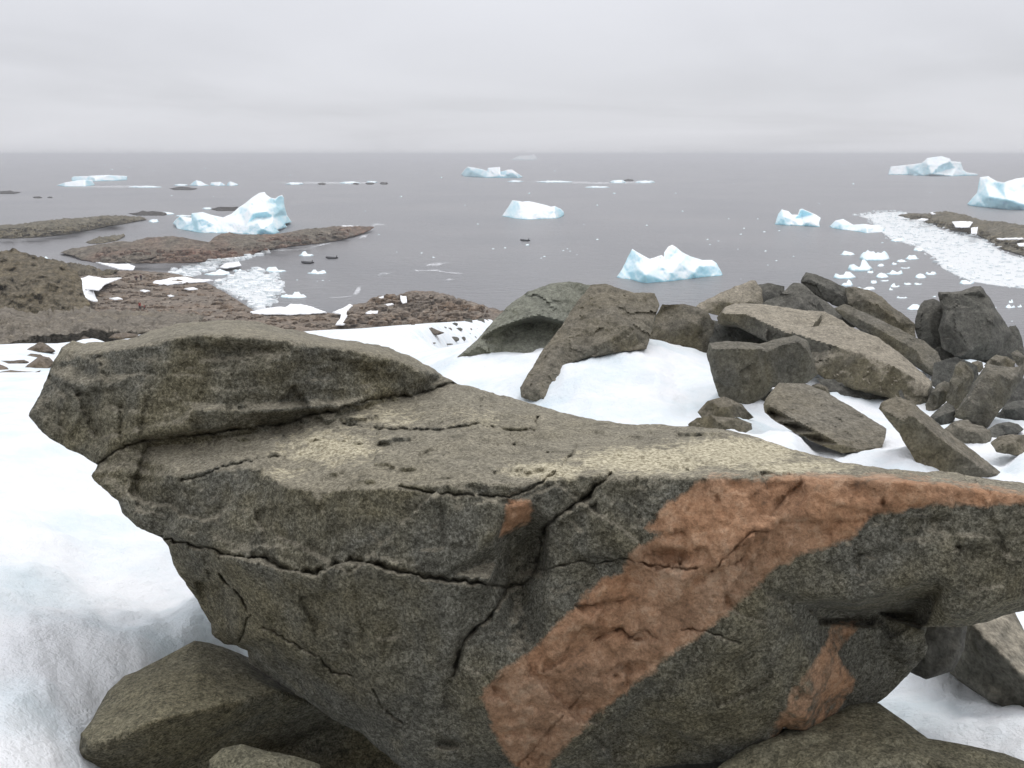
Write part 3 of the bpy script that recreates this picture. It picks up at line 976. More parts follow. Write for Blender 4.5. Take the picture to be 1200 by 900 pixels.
# the lower block stands slightly proud below the long crack, and flat flakes have broken off
yc4 = np.interp(hx, [p[0] for p in C4[:17]], [p[1] for p in C4[:17]])
below = (hx > 200) & (hx < 575) & (hy > yc4)
hz -= np.where(below, 0.028 * np.exp(-(hy - yc4) / 16.0), 0)
FLAKES = [([(676, 712), (704, 706), (734, 702), (728, 714), (700, 724), (684, 722)], 3, .028), ([(742, 658), (786, 638), (800, 660), (770, 668)], 0, .045), ([(796, 660), (806, 634), (816, 664)], 1, .035), ([(697, 750), (727, 734), (740, 750), (716, 752)], 2, .035),
          ([(741, 750), (760, 737), (771, 751)], 1, .035), ([(640, 770), (690, 752), (660, 775), (636, 788)], 0, .022), ([(860, 640), (905, 622), (888, 645), (862, 664)], 1, .022), ([(573, 806), (600, 780), (612, 800), (590, 824)], 1, .025),
          ([(700, 790), (745, 770), (740, 790), (712, 806)], 1, .018), ([(905, 590), (940, 566), (948, 590), (915, 606)], 2, .020), ([(655, 612), (700, 590), (705, 640), (662, 655)], 2, .025), ([(300, 600), (345, 585), (350, 640), (310, 640)], 1, .022),
          ([(440, 600), (520, 590), (525, 640), (450, 655)], 3, .018), ([(350, 700), (420, 685), (430, 740), (370, 745)], 1, .025), ([(230, 680), (262, 690), (270, 735), (245, 730)], 2, .03), ([(600, 740), (640, 700), (650, 725), (615, 768)], 1, .022),
          ([(820, 780), (900, 740), (905, 800), (840, 830)], 0, .03), ([(690, 860), (760, 820), (790, 870), (720, 890)], 1, .03), ([(1000, 650), (1060, 640), (1050, 672), (1010, 685)], 1, .022), ([(1120, 640), (1190, 630), (1185, 690), (1130, 690)], 1, .022),
          ([(150, 560), (205, 560), (220, 610), (165, 600)], 1, .025), ([(90, 460), (160, 450), (170, 500), (110, 515)], 1, .03), ([(230, 405), (330, 405), (330, 430), (240, 434)], 2, .02), ([(390, 420), (470, 430), (450, 450), (395, 455)], 1, .02),
          ([(1000, 706), (1050, 690), (1100, 675), (1104, 692), (1086, 730), (1040, 722)], 1, .10), ([(940, 706), (985, 712), (1035, 716), (1020, 735), (960, 728)], 0, .07),
          ([(430, 478), (540, 470), (600, 486), (590, 500), (500, 500), (440, 494)], 0, .016), ([(250, 520), (330, 512), (320, 530), (262, 540)], 0, .014)]
for poly, hinge, dp in FLAKES:
    m = inside(densify(poly, 6, True, 1.6, 4.0), hx, hy)
    a_, b_ = np.array(poly[hinge], float), np.array(poly[(hinge + 1) % len(poly)], float)
    nn = np.array([-(b_ - a_)[1], (b_ - a_)[0]])
    nn /= np.linalg.norm(nn)
    dist_ = lambda q: np.abs((q - a_) @ nn)
    mx = max(dist_(np.array(q_, float)) for q_ in poly)
    hz[m] += dp * np.abs((np.stack([hx[m], hy[m]], 1) - a_) @ nn) / mx
P0 = pts(hx, hy, hz)
lich = np.zeros(len(hx))
for (cx_, cy_, rx, ry, st) in [(385, 525, 75, 26, .78), (330, 555, 40, 14, .6), (640, 552, 60, 13, .85), (760, 540, 95, 17, 1.0), (860, 530, 85, 20, 1.0), (930, 547, 80, 9, .85), (560, 490, 70, 20, .45), (450, 490, 70, 22, .55), (1100, 560, 90, 6, .4), (250, 480, 110, 5, .45)]:
    e = ((hx - cx_) / rx) ** 2 + ((hy - cy_) / ry) ** 2
    lich = np.maximum(lich, st * np.exp(-e * 0.8))
veina = np.clip(0.5 + veind / 34.0, 0, 1)
veina -= np.clip((hx - 1040) / 160, 0, 1) * 0.22          # the band pales out towards its right end
veina = np.where((hx > 890) & (hy > 720), np.minimum(veina, 0.535), veina)
nfront = len(P0)
PB, FB = close_back(P0, fs, loop, 0.9, R(23), False, 0.45, 6)
full = bpy.data.meshes.new('tmp')
full.from_pydata(PB.tolist(), [], FB)
full.update()
vn = np.empty(len(PB) * 3)
full.vertices.foreach_get('normal', vn)
vn = vn.reshape(-1, 3)
bpy.data.meshes.remove(full)
hero = bpy.data.objects.new('large_boulder', None)
COL.objects.link(hero)
hero.location = (0.0, 3.0, EYE - 2.05)
tag(hero, 'huge dark grey overhanging rock crossed by a broad orange pink band', 'boulder')
fc = np.array([[hx[f[0]] + hx[f[1]] + hx[f[2]], hy[f[0]] + hy[f[1]] + hy[f[2]]] for f in fs]) / 3
reg = np.zeros(len(FB), int)
cap_poly = [(p[0], p[1]) for p in HO if p[1] < 450 and p[0] < 540 or p[0] < 60] + C1[::-1]
cap_poly = [(20, 487), (20, 360), (540, 360), (538, 448)] + C1[::-1][1:] + [(100, 545), (60, 530)]
r_cap = inside(cap_poly, fc[:, 0], fc[:, 1])
mid_poly = [(60, 640)] + [(180, 630)] + C4 + [(690, 535), (677, 523), (700, 480), (700, 430), (60, 430)]
r_mid = inside(mid_poly, fc[:, 0], fc[:, 1])
nf = len(fs)
r = np.zeros(nf, int)
r[r_mid] = 1
r[r_cap] = 2
r[inside(VEIN, fc[:, 0], fc[:, 1])] = 3
r[inside(KNOB, fc[:, 0], fc[:, 1])] = 4
r[inside(PATCH, fc[:, 0], fc[:, 1])] = 5
reg[:nf] = r
FBa = FB
lich_f = np.concatenate([lich, np.zeros(len(PB) - nfront)])
vein_f = np.concatenate([veina, np.zeros(len(PB) - nfront)])
for code, nm, lab in [(0, 'lower_block', None), (1, 'middle_slab', None), (2, 'cap_slab', 'dark upper slab resting above a black crack'), (3, 'mineral_vein', 'broad orange pink diagonal band'),
                      (4, 'mineral_patch', 'small pink patch on the prow edge'), (5, 'mineral_patch', 'dull pink patch under the right overhang')]:
    ff = [FBa[i] for i in np.nonzero(reg == code)[0]]
    used = sorted({v for f in ff for v in f})
    mp = {v: i for i, v in enumerate(used)}
    o = make_obj(nm, PB[used], [tuple(mp[v] for v in f) for f in ff], M_hero, hero)
    for an, src in (('lichen', lich_f), ('vein', vein_f)):
        at = o.data.attributes.new(an, 'FLOAT', 'POINT')
        at.data.foreach_set('value', src[used].astype(np.float32))
    o.data.normals_split_custom_set_from_vertices(vn[used].tolist())
    if lab:
        o['label'] = lab

# ------------------------------------------------------------------ rocks round the foot of the great rock
pic_rock('boulder', [(95, 860, 2.86), (106, 846), (126, 810), (146, 792), (160, 787), (184, 774), (208, 762), (228, 751), (244, 753), (260, 756), (280, 754), (300, 770), (335, 798), (420, 840), (500, 900), (500, 960), (90, 960), (93, 885)][0:0] or
         [(95, 860, 30), (106, 846, 60), (126, 810, 130), (146, 792, 160), (160, 787, 170), (184, 774, 190), (208, 762, 215), (228, 751, 235), (244, 753, 240), (262, 758, 240), (290, 770, 250), (335, 798, 230), (420, 840, 260), (500, 900, 260), (500, 960, 210), (90, 960, 90), (92, 890, 40)],
         z0=2.72, gy=0.0, I=[(96, 880, 10), (126, 869, 0), (150, 860, 0), (180, 846, 8), (208, 839, 14), (240, 832, 30), (270, 826, 60), (300, 818, 90), (330, 812, 120),
                             (130, 905, 55), (200, 892, 95), (260, 880, 150), (330, 880, 250), (420, 900, 270), (230, 800, 95), (180, 810, 75), (290, 790, 165), (262, 775, 190), (272, 782, 175)],
         ridge=[[0, 1, 2, 3, 4, 5, 6, 7, 8]], sp=4.5, rim=6, amp=2.2, chip=2.0, mat=M_base, thick=240, dipd=25,
         label='olive grey rock in the bottom left corner, wedged under the huge rock', cat='boulder')
pic_rock('boulder', [(245, 890), (260, 877), (283, 872), (313, 880), (345, 886), (375, 896), (390, 950), (240, 950)], z0=2.45, gy=0.6, I=[(300, 900, -20)],
         sp=5, amp=2, chip=1.5, mat=M_base, thick=90, dipd=25, label='low rounded rock cut off by the bottom edge, beneath the huge rock', cat='boulder')
pic_rock('boulder', [(840, 900, 40), (880, 872, 70), (950, 838, 110), (1000, 822, 125), (1030, 824, 115), (1060, 845, 80), (1087, 865, 45), (1133, 873, 35), (1177, 883, 30), (1215, 898, 20), (1240, 960), (830, 960)],
         z0=2.45, gy=0.2, I=[(960, 885, 25), (1060, 890, 0), (1130, 900, -5)], sp=5, amp=3, chip=2.5, mat=M_base, thick=200, dipd=25,
         label='dark rock in the bottom right corner, under the huge rock and beside the snow hollow', cat='boulder')
pic_rock('boulder', [(1060, 715, 140), (1120, 700, 90), (1187, 712, 60), (1200, 738, 40), (1260, 800, 0), (1280, 870), (1200, 842), (1160, 820, 10), (1120, 792, 60), (1090, 765, 120), (1070, 740, 150)],
         z0=3.25, gy=0.2, I=[(1130, 722, 10), (1145, 738, -10), (1162, 757, -22), (1182, 777, -32), (1205, 800, -40), (1245, 835, -40), (1150, 790, 25), (1180, 810, 5)],
         ridge=[[0, 1, 2, 3, 4, 5]], sp=4.5, amp=1.5, chip=1.5, rim=4, mat=M_pale, thick=170, dipd=4,
         label='tan topped slab at the right edge, under the huge rock\'s overhanging lip', cat='boulder')

pic_rock('boulder', [(1050, 715), (1095, 712), (1135, 722), (1130, 760), (1118, 786), (1085, 796), (1050, 780)], z0=3.02, gy=0.3, I=[(1100, 750, -4)], sp=4.5, amp=2, chip=2, mat=M_dark, thick=60, dipd=4,  # dark filler rock added where there is only a black gap
         label='dark filler rock blackening the hole between the huge rock and the tan topped slab', cat='boulder')

pic_rock('boulder', [(290, 770), (340, 785), (430, 830), (560, 890), (640, 930), (640, 970), (280, 970)], z0=3.55, gy=0.1, I=[(430, 900, 4)], sp=6, amp=2, chip=2, rim=4, mat=M_dark, thick=120, dipd=20,  # added dark rock stands in for the deep shade of the cavity
         label='dark filler rock blackening the deep cavity under the huge rock, bottom left of centre', cat='boulder')
pic_rock('boulder', [(500, 880), (700, 870), (850, 860), (920, 870), (930, 960), (500, 960)], z0=3.1, gy=0.1, I=[(700, 910, -4)], sp=7, amp=2, chip=2, mat=M_dark, thick=90, dipd=20,  # dark rock added to keep bright snow out of the shade below
         label='dark filler rock beneath the huge rock, at the bottom edge centre', cat='boulder')

# ------------------------------------------------------------------ boulder pile
BG = 'boulders of the tumbled pile beyond the huge rock'
T3 = (800, 300, 1 / 3)
T5 = (1040, 400, 0.13333)
T4 = (1080, 330, 0.1)
T7 = (500, 310, 0.3)


def bould(lab, O, z0, mat=None, **kw):
    kw.setdefault('sp', 2.1)
    kw.setdefault('smoothit', 0)
    kw.setdefault('sharp', 34)
    kw.setdefault('amp', 0.9)
    kw.setdefault('chip', 1.7)
    kw.setdefault('jit', 0.8)
    kw.setdefault('rim', 1.6)
    kw.setdefault('dipd', 4)
    return pic_rock('boulder', O, z0, mat=mat or M_bould, label=lab, cat='boulder', group=BG, **kw)


bould('grey green rounded boulder with a dark hollow underneath, leftmost of the pile',
      [(120, 360), (200, 290), (260, 220), (330, 150), (400, 105), (480, 75), (560, 65), (640, 80), (640, 160), (600, 260), (540, 330), (440, 345, 8), (350, 350, 10), (270, 365, 8), (200, 355)], 10.9,
      T=T7, gy=0.7, I=[(270, 250, -14), (375, 212, -26), (440, 198, -26), (530, 222, -22), (260, 285, 6), (375, 232, 26), (450, 222, 28), (520, 244, 22), (300, 325, 16), (440, 308, 18), (470, 130, -14), (200, 320, -4)],
      ridge=[[0, 1, 2, 3], [4, 5, 6, 7]], rim=2, mat=M_green, chip=2.6)
bould('large brown boulder with a narrow foot in the snow, beside the grey green boulder',
      [(640, 80), (700, 75), (760, 95), (810, 110), (890, 110), (910, 160), (890, 210), (870, 290), (860, 330), (780, 336), (700, 351), (620, 366), (566, 384), (556, 398), (586, 440), (575, 468), (506, 508), (494, 537), (420, 535), (370, 520), (365, 480), (400, 420), (450, 340), (520, 250), (570, 170)], 8.7,
      T=T7, gy=1.1, I=[(600, 200, -6), (560, 280, -12), (480, 400, -14), (430, 480, -14), (540, 430, -4), (700, 200, -22), (780, 260, -22), (820, 130, -10), (700, 300, -16), (630, 340, -6)], ridge=[[0, 1, 2, 3]], rim=2, chip=3.0)
bould('squarish grey boulder with a flat cracked top, between the brown boulder and the stacked slabs',
      [(862, 330), (872, 285), (893, 205), (920, 158), (1000, 155), (1060, 165), (1100, 190), (1125, 230), (1115, 290), (1096, 358), (1020, 335), (990, 330), (940, 345), (880, 338)], 10.6,
      T=T7, gy=0.35, I=[(930, 180, 6), (1010, 190, -4), (1080, 200, -2), (1010, 250, -10), (1050, 235, -14), (1030, 310, -6), (930, 270, -6), (1090, 260, 0)], ridge=[[0, 1, 2], [4, 3, 5]], mat=M_bould)
bould('tan flat topped rock at the back left of the stacked slabs, outlined against the sea',
      [(40, 185), (60, 165), (130, 130), (180, 110), (240, 85), (258, 86), (278, 120), (285, 175), (230, 200), (150, 215), (95, 200)], 12.4, T=T3, gy=0.9, I=[(240, 100, -6), (235, 160, -10), (130, 160, -8)], ridge=[[0, 1]], mat=M_pale)
bould('small dark rock on the skyline behind the tan flat topped rock',
      [(262, 102), (300, 94), (330, 100), (358, 106), (360, 150), (300, 170), (270, 160)], 13.4, T=T3, I=[(300, 130, -8)], mat=M_dark)
bould('grey green slab lying above the pale topped slab',
      [(270, 175), (300, 155), (340, 138), (372, 108), (388, 95), (420, 96), (470, 140), (535, 182), (610, 250), (560, 250), (480, 215), (380, 205), (300, 200)], 11.8, T=T3, gy=0.8,
      I=[(345, 132, -5), (400, 135, -6), (440, 145, -4), (420, 170, -12), (500, 195, -8)], ridge=[[0, 1, 2]], mat=M_dark)
bould('dark blunt slab at the very top of the pile, tilted down to the right',
      [(414, 92), (420, 72), (432, 58), (470, 64), (520, 85), (560, 105), (600, 122), (640, 135), (640, 190), (600, 200), (540, 175), (480, 145), (435, 118)], 12.3, T=T3, gy=0.5,
      I=[(445, 80, -8), (520, 118, -8), (600, 160, -8), (480, 90, -2), (560, 125, -2)], ridge=[[0, 1, 2]], mat=M_dark)
bould('rough brown boulder sloping down behind the long brown slab, right of the topmost slab',
      [(570, 112), (600, 108), (650, 118), (700, 142), (740, 182), (790, 215), (816, 240), (818, 290), (760, 275), (690, 235), (620, 200), (580, 170)], 12.0, T=T3, gy=0.5, I=[(640, 150, -10), (720, 200, -12), (760, 235, -8)], ridge=[[0, 1, 2]])
bould('long brown slab tilted down to the right with a blunt lit end',
      [(533, 182), (568, 168), (640, 198), (760, 255), (850, 300), (895, 335), (916, 392), (885, 420), (855, 405), (790, 358), (700, 298), (620, 250), (560, 212)], 10.6, T=T3, gy=0.9, gx=-.35,
      I=[(560, 190, -4), (640, 230, -12), (740, 285, -12), (820, 330, -12), (850, 385, -12), (860, 330, -6)], ridge=[[0, 1, 2, 3, 4], [3, 5]])
bould('pale topped slab jutting over a black gap, upper of the two pale slabs',
      [(120, 215), (150, 180), (185, 166), (260, 168), (340, 178), (420, 190), (500, 196), (560, 226), (610, 262), (560, 300), (450, 300), (380, 318), (300, 304), (240, 272), (180, 243), (125, 238)], 9.9, T=T3, gy=1.3, gx=-.1,
      I=[(140, 200, -32), (215, 200, -36), (300, 240, -36), (372, 272, -36), (420, 285, -30), (290, 295, -18), (180, 235, -20)], ridge=[[0, 1, 2, 3, 4]], mat=M_pale, rim=3)
bould('broad pale topped slab with a dark square end, lower of the two pale slabs',
      [(372, 266), (450, 250), (540, 243), (600, 253), (680, 283), (760, 338), (840, 408), (876, 440), (880, 468), (862, 510), (820, 532), (760, 508), (720, 497), (600, 468), (500, 432), (463, 405), (440, 340), (400, 295)], 8.7, T=T3, gy=1.15, gx=-.2,
      I=[(385, 270, -18), (430, 284, -30), (560, 322, -36), (650, 350, -38), (742, 386, -42), (868, 462, -14), (692, 452, -24), (560, 420, -10), (700, 480, -18), (820, 500, -8)], ridge=[[0, 1, 2, 3, 4, 5], [4, 6, 8]], mat=M_pale, rim=3)
bould('thick brown block with rounded top, left of the pale slabs and over two small rocks',
      [(84, 345), (94, 306), (160, 299), (270, 308), (340, 289), (400, 278), (440, 298), (466, 388), (474, 415), (440, 445), (380, 455), (320, 458), (290, 495), (230, 528), (180, 510), (128, 495), (108, 440)], 7.9, T=T3, gy=0.25,
      I=[(105, 325, -26), (270, 325, -28), (300, 336, -20), (350, 312, -16), (405, 300, -24), (440, 330, -22), (430, 420, -8), (270, 430, -20), (180, 470, -8), (120, 420, -16), (300, 440, -12)], ridge=[[0, 1, 2, 3, 4, 5]], rim=3)
bould('dark filler rock in the shaded recess below the upper pale slab',  # dark rock fills a recess that is black only with shade
      [(95, 260), (140, 235), (200, 240), (300, 290), (330, 330), (200, 330), (95, 330)], 10.6, T=T3, mat=M_dark)
bould('smooth brown slab lying flat on the snow in front of the thick block',
      [(283, 522), (300, 488), (340, 444), (430, 448), (500, 476), (600, 535), (718, 606), (712, 640), (702, 672), (630, 688), (560, 694), (480, 662), (400, 625), (330, 585), (288, 550)], 6.2, T=T3, gy=1.9,
      I=[(320, 505, -26), (304, 528, -24), (400, 580, -28), (480, 622, -26), (556, 664, -20), (620, 678, -6), (350, 465, -4), (600, 590, -10), (320, 555, 14), (400, 602, 16), (480, 646, 14)], ridge=[[1, 2, 3, 4]], rim=2.0, thick=40)
bould('leaning wedge shaped slab whose point runs down right onto the snow beyond the huge rock',
      [(690, 536), (700, 514), (750, 492), (800, 509), (860, 558), (960, 638), (1060, 713), (1152, 787), (1100, 800), (1000, 790), (900, 760), (830, 745), (800, 690), (760, 622), (720, 577)], 5.5, T=T3, gy=0.6, gx=.1,
      I=[(712, 545, -16), (770, 580, -26), (806, 560, -34), (880, 622, -30), (960, 682, -26), (1060, 752, -18), (830, 700, -2), (900, 720, -4)], ridge=[[0, 1, 2, 3, 4, 5]], rim=2.0, thick=50)
bould('small grey rock under the left corner of the thick brown block',
      [(52, 548), (88, 507), (148, 494), (205, 520), (250, 568), (200, 590), (80, 585)], 7.3, T=T3, I=[(150, 530, -14)])
bould('low flat stone just behind the huge rock, in front of the small grey rock',
      [(18, 592), (50, 571), (100, 561), (190, 569), (244, 588), (244, 610), (205, 630), (100, 630), (30, 610)], 6.6, T=T3, I=[(130, 588, -12)])
bould('dark rock in shadow under the lower pale slab',
      [(470, 430), (560, 435), (730, 490), (715, 520), (640, 512), (560, 500), (500, 475)], 8.9, T=T3, I=[(560, 470, -6)], mat=M_dark)
bould('small brown stone beside the top edge of the smooth flat slab',
      [(452, 455), (480, 446), (510, 462), (520, 490), (490, 480)], 7.4, T=T3, I=[(485, 462, -4)])
bould('large dark grey block with sloping right side, highest rock on the right',
      [(185, 160), (200, 115), (330, 122), (470, 108), (560, 70), (640, 50), (690, 50), (722, 80), (800, 190), (880, 330), (980, 470), (1060, 600), (1130, 700), (1128, 780), (1060, 860), (960, 900), (800, 920), (600, 940), (430, 900), (370, 858), (240, 775), (215, 640), (190, 560), (240, 420), (250, 330), (210, 240)], 11.6, T=T4, gy=0.25,
      I=[(240, 150, -10), (460, 150, -12), (680, 110, -12), (860, 400, -18), (820, 560, -22), (790, 715, -24), (700, 745, -24), (560, 810, -22), (440, 880, -18), (300, 500, -18), (900, 830, -6), (650, 850, -10)], ridge=[[1, 2], [3, 4, 5, 6, 7, 8]], mat=M_dark, rim=3)
bould('dark rounded rock leaning against the left side of the highest right hand block',
      [(814, 252), (824, 192), (848, 156), (880, 150), (915, 165), (930, 230), (930, 330), (900, 350), (870, 318), (828, 292)], 12.0, T=T3, I=[(860, 220, -12), (880, 290, -8)], mat=M_dark)
bould('narrow dark rock at the far right, half hidden behind the highest block',
      [(1000, 560), (1035, 518), (1100, 508), (1142, 570), (1182, 690), (1210, 860), (1130, 900), (1040, 800)], 12.2, T=T4, I=[(1110, 640, -6)], mat=M_dark)
bould('big leaning brown block with a dark front face, below the highest right hand block',
      [(585, 665), (600, 608), (700, 475), (760, 365), (840, 240), (880, 195), (960, 212), (1060, 225), (1180, 218), (1215, 245), (1190, 330), (1110, 430), (1055, 530), (980, 625), (885, 762), (800, 735), (740, 715), (690, 695)], 7.3, T=T5, gy=0.55,
      I=[(872, 285, -20), (775, 385, -20), (712, 490, -20), (695, 650, -14), (980, 290, -20), (1100, 342, -16), (1075, 440, -8), (880, 740, -4), (870, 500, -20)], ridge=[[5, 4, 0, 1, 2, 3], [5, 6, 7]], rim=2)
bould('flattish brown rock capping the big leaning block, below the highest right hand block',
      [(850, 215), (900, 150), (960, 118), (1060, 138), (1132, 182), (1105, 222), (1040, 238), (950, 232)], 9.4, T=T5, I=[(980, 180, -10)])
bould('jagged upright brown rock left of the big leaning block',
      [(545, 355), (580, 285), (600, 215), (640, 168), (700, 195), (752, 258), (764, 320), (730, 410), (695, 480), (645, 580), (590, 620), (530, 580), (510, 490), (545, 430)], 8.2, T=T5, gy=0.2, I=[(640, 230, -8), (680, 320, -14), (600, 420, -14), (620, 520, -10)], chip=1.6)
bould('rounded brown rock between the lower pale slab\'s dark end and the jagged upright rock',
      [(330, 560), (390, 440), (440, 378), (500, 348), (565, 368), (570, 440), (540, 490), (510, 540), (430, 600), (390, 660), (345, 640)], 8.4, T=T5, I=[(460, 440, -14)])
bould('small pale grey stone with a black underside, right of the leaning wedge slab',
      [(370, 665), (440, 600), (520, 533), (585, 568), (605, 620), (590, 690), (500, 755), (430, 705), (390, 695)], 7.4, T=T5, I=[(410, 685, -10), (500, 640, -12), (590, 612, -10)], ridge=[[0, 1, 2]], mat=M_dark)
bould('low tan stone at the foot of the big leaning block',
      [(495, 775), (560, 720), (640, 688), (710, 688), (742, 724), (832, 744), (902, 790), (918, 842), (890, 920), (760, 920), (660, 890), (590, 850)], 6.6, T=T5, gy=1.0, I=[(640, 760, -12), (780, 800, -16)])
bould('dark smooth rock at the right edge, behind the big leaning block\'s foot',
      [(880, 735), (1000, 600), (1050, 543), (1120, 523), (1200, 518), (1300, 560), (1300, 740), (1100, 730), (990, 735)], 7.9, T=T5, I=[(1120, 600, -20)], mat=M_dark)
bould('grey stone half sunk in snow before the dark smooth rock, right edge',
      [(885, 765), (980, 718), (1060, 708), (1150, 728), (1200, 772), (1150, 810), (1040, 812), (940, 850), (905, 850)], 7.0, T=T5, gy=1.0, I=[(1060, 750, -10)], mat=M_dark)
bould('flat brown stone at the right edge, nearest stone right of the leaning wedge',
      [(1083, 657), (1110, 634), (1160, 627), (1200, 629), (1270, 640), (1270, 695), (1180, 700), (1100, 685)], 6.1, T=T3, gy=1.0, I=[(1160, 655, -12)])
bould('small tan stone in the snow gap below the long brown slab\'s end',
      [(435, 265), (480, 208), (560, 213), (595, 240), (575, 320), (480, 322), (435, 310)], 10.6, T=T5, I=[(510, 240, -10)], mat=M_pale)
bould('small olive stone under the highest right hand block',
      [(738, 185), (790, 172), (835, 182), (845, 235), (800, 280), (755, 265)], 10.8, T=T5, I=[(790, 205, -8)])
bould('brown rock at the right edge below the narrow dark rock',
      [(1080, 100), (1140, 75), (1230, 150), (1280, 230), (1200, 250), (1130, 200)], 10.6, T=T5, I=[(1160, 140, -8)])

for lab_, O_, z_, kw_ in [  # dark filler rocks added so gaps between boulders read as deep shade
        ('black rock filling the gap under the brown boulder\'s right side', [(745, 372), (775, 368), (792, 400), (775, 412), (752, 414)], 11.2, {}),
        ('dark rock in the gap behind the thick brown block\'s left corner', [(818, 372), (848, 378), (850, 405), (836, 412), (822, 405)], 10.9, {}),
        ('dark low filler rock at the foot of the dark end of the lower pale slab', [(1052, 455), (1085, 448), (1105, 462), (1110, 488), (1085, 492), (1060, 480)], 8.6, {}),
        ('dark filler rock closing the gap under the highest right hand block', [(1085, 402), (1110, 398), (1150, 412), (1185, 410), (1190, 430), (1150, 436), (1100, 432)], 11.9, {}),
        ('dark filler rock for the shade behind the jagged upright rock', [(1095, 425), (1120, 418), (1145, 428), (1150, 455), (1115, 470), (1090, 450)], 9.4, {}),
        ('dark filler rock for the shade between the thick brown block and the smooth flat slab', [(868, 470), (905, 458), (920, 470), (905, 492), (880, 498), (862, 488)], 8.0, {}),
        ('dark flat filler stone behind the big leaning block at the right edge', [(1155, 452), (1185, 440), (1230, 450), (1230, 480), (1180, 482)], 8.6, {})]:
    bould(lab_, O_, z_, mat=M_dark, **kw_)

# ------------------------------------------------------------------ rocks poking through the snow on the left
TL = (0, 280, 0.2)
LG = 'rocks poking through the snow at the left'


def left_rock(lab, O, yb, mat=None, **kw):
    xm = np.mean([p[0] for p in O]) * .2
    return pic_rock('rock', O, ground_hit(xm, yb), T=TL, gy=1.2, sp=1.6, amp=.5, chip=.5, jit=.4, mat=mat or M_bould2, label=lab, cat='rock', group=LG, **kw)


M_bould2 = rock_mat('snow_rock', (0.07, 0.06, 0.048), (0.125, 0.105, 0.088), (0.19, 0.165, 0.14), (0.19, 0.165, 0.14), g=9, patch=0.6, top_amt=0.5, bump_d=0.03)
left_rock('pyramid shaped rock in the snow, uppermost of the left snow rocks', [(125, 668), (170, 640), (230, 604), (270, 614), (325, 655), (240, 668)], 413, I=[(225, 640, -10)])
left_rock('low ledge rock just above the broad peaked rock in the left snow', [(135, 694), (180, 671), (235, 676), (260, 690), (190, 708), (140, 706)], 420)
left_rock('broad peaked rock in the snow beside the huge rock\'s top left corner', [(110, 785), (165, 735), (235, 684), (290, 694), (320, 728), (270, 765), (180, 785)], 435, I=[(230, 720, -12)])
left_rock('thin flat rock strip at the left edge, above the snow notch', [(-60, 728), (0, 713), (60, 714), (140, 707), (172, 722), (60, 733), (30, 742), (-60, 750)], 425)
left_rock('blunt rock at the left edge between the thin strip and the wide low slab', [(-60, 745), (0, 735), (40, 750), (64, 780), (0, 790), (-60, 790)], 436)
left_rock('wide low slab at the left edge, lowest of the left snow rocks', [(-60, 790), (60, 768), (130, 775), (205, 780), (240, 768), (205, 800), (60, 822), (0, 828), (-60, 832)], 442)
left_rock('small pointed stone at the snow\'s upper edge, near the huge rock', [(462, 590), (490, 569), (520, 578), (540, 594), (500, 598)], 398)
left_rock('flat stone lying along the snow\'s upper edge, right of the small pointed stone', [(636, 578), (670, 554), (740, 549), (800, 558), (820, 572), (720, 584)], 394)

# stones on the middle snow
TM = (440, 330, 0.13333)
SG = 'small dark stones scattered on the middle snow'
pic_rock('stone', [(390, 455), (392, 432), (440, 420), (495, 400), (540, 425), (605, 448), (560, 462), (480, 468)], ground_hit(506, 391), T=TM, gy=1.0, sp=1.2, amp=.4, chip=.4, mat=M_bould2,
         label='largest grey brown stone lying alone on the middle snow', cat='stone', group=SG)
pic_rock('stone', [(545, 545), (555, 520), (580, 515), (590, 545), (700, 548), (715, 535), (640, 562), (600, 560), (550, 558)], ground_hit(390, 391), T=(308, 313, 0.15), gy=.8, sp=1.0, amp=.3, chip=.3, mat=M_dark,
         label='dark knobbed stone on the snow just above the huge rock\'s cap slab', cat='stone', group=SG)
stones = [(300, 375, 12, 6), (265, 365, 60, 30), (330, 378, 40, 14), (610, 405, 40, 22), (700, 375, 60, 30), (650, 420, 50, 30), (730, 420, 70, 36), (690, 505, 110, 44), (775, 502, 40, 44), (850, 490, 80, 34), (820, 350, 70, 60), (925, 350, 70, 62), (840, 420, 22, 22),
          (890, 420, 22, 28), (780, 385, 30, 20), (690, 458, 20, 16), (825, 458, 30, 14), (960, 395, 50, 30), (620, 550, 160, 16), (505, 540, 60, 12), (405, 488, 30, 10), (155, 402, 16, 6), (930, 460, 60, 36), (970, 345, 50, 40)]
for (sx, sy, w, h) in stones:
    px, py = 440 + sx * .13333, 330 + sy * .13333
    w2, h2 = max(w * .13333, 2.0), max(h * .13333, 1.2)
    n = 9
    O = [(px - w2 / 2 * math.cos(math.pi * 2 * i / n) * random.uniform(.8, 1.1), py - h2 / 2 * math.sin(math.pi * 2 * i / n) * random.uniform(.75, 1.15)) for i in range(n)]
    lab_ = {(690, 505): 'wide low stone among the scattered snow stones, left of the squarish dark one', (775, 502): 'squarish dark stone beside the wide low stone on the middle snow', (850, 490): 'dark stone between the squarish stone and the grey green boulder',
            (820, 350): 'bulky dark stone at the top of the snow stone scatter, left of two', (925, 350): 'bulky dark stone at the top of the snow stone scatter, right of two', (265, 365): 'low dark stone at the snow\'s upper edge, left of the large lone stone',
            (620, 550): 'thin flat stone strip nearly buried in the middle snow', (505, 540): 'small flat stone left of the thin buried strip on the middle snow', (405, 488): 'tiny stone just below the large lone stone on the middle snow'}.get((sx, sy))
    pic_rock('stone', O, ground_hit(px, py + h2 / 2), gy=.9, sp=max(.6, h2 / 5), amp=.2, chip=.2, jit=.3, mat=random.choice([M_dark, M_bould2]), nscale=4,
             label=lab_ or 'small dark stone scattered on the middle snow left of the grey green boulder', cat='stone', group=SG)

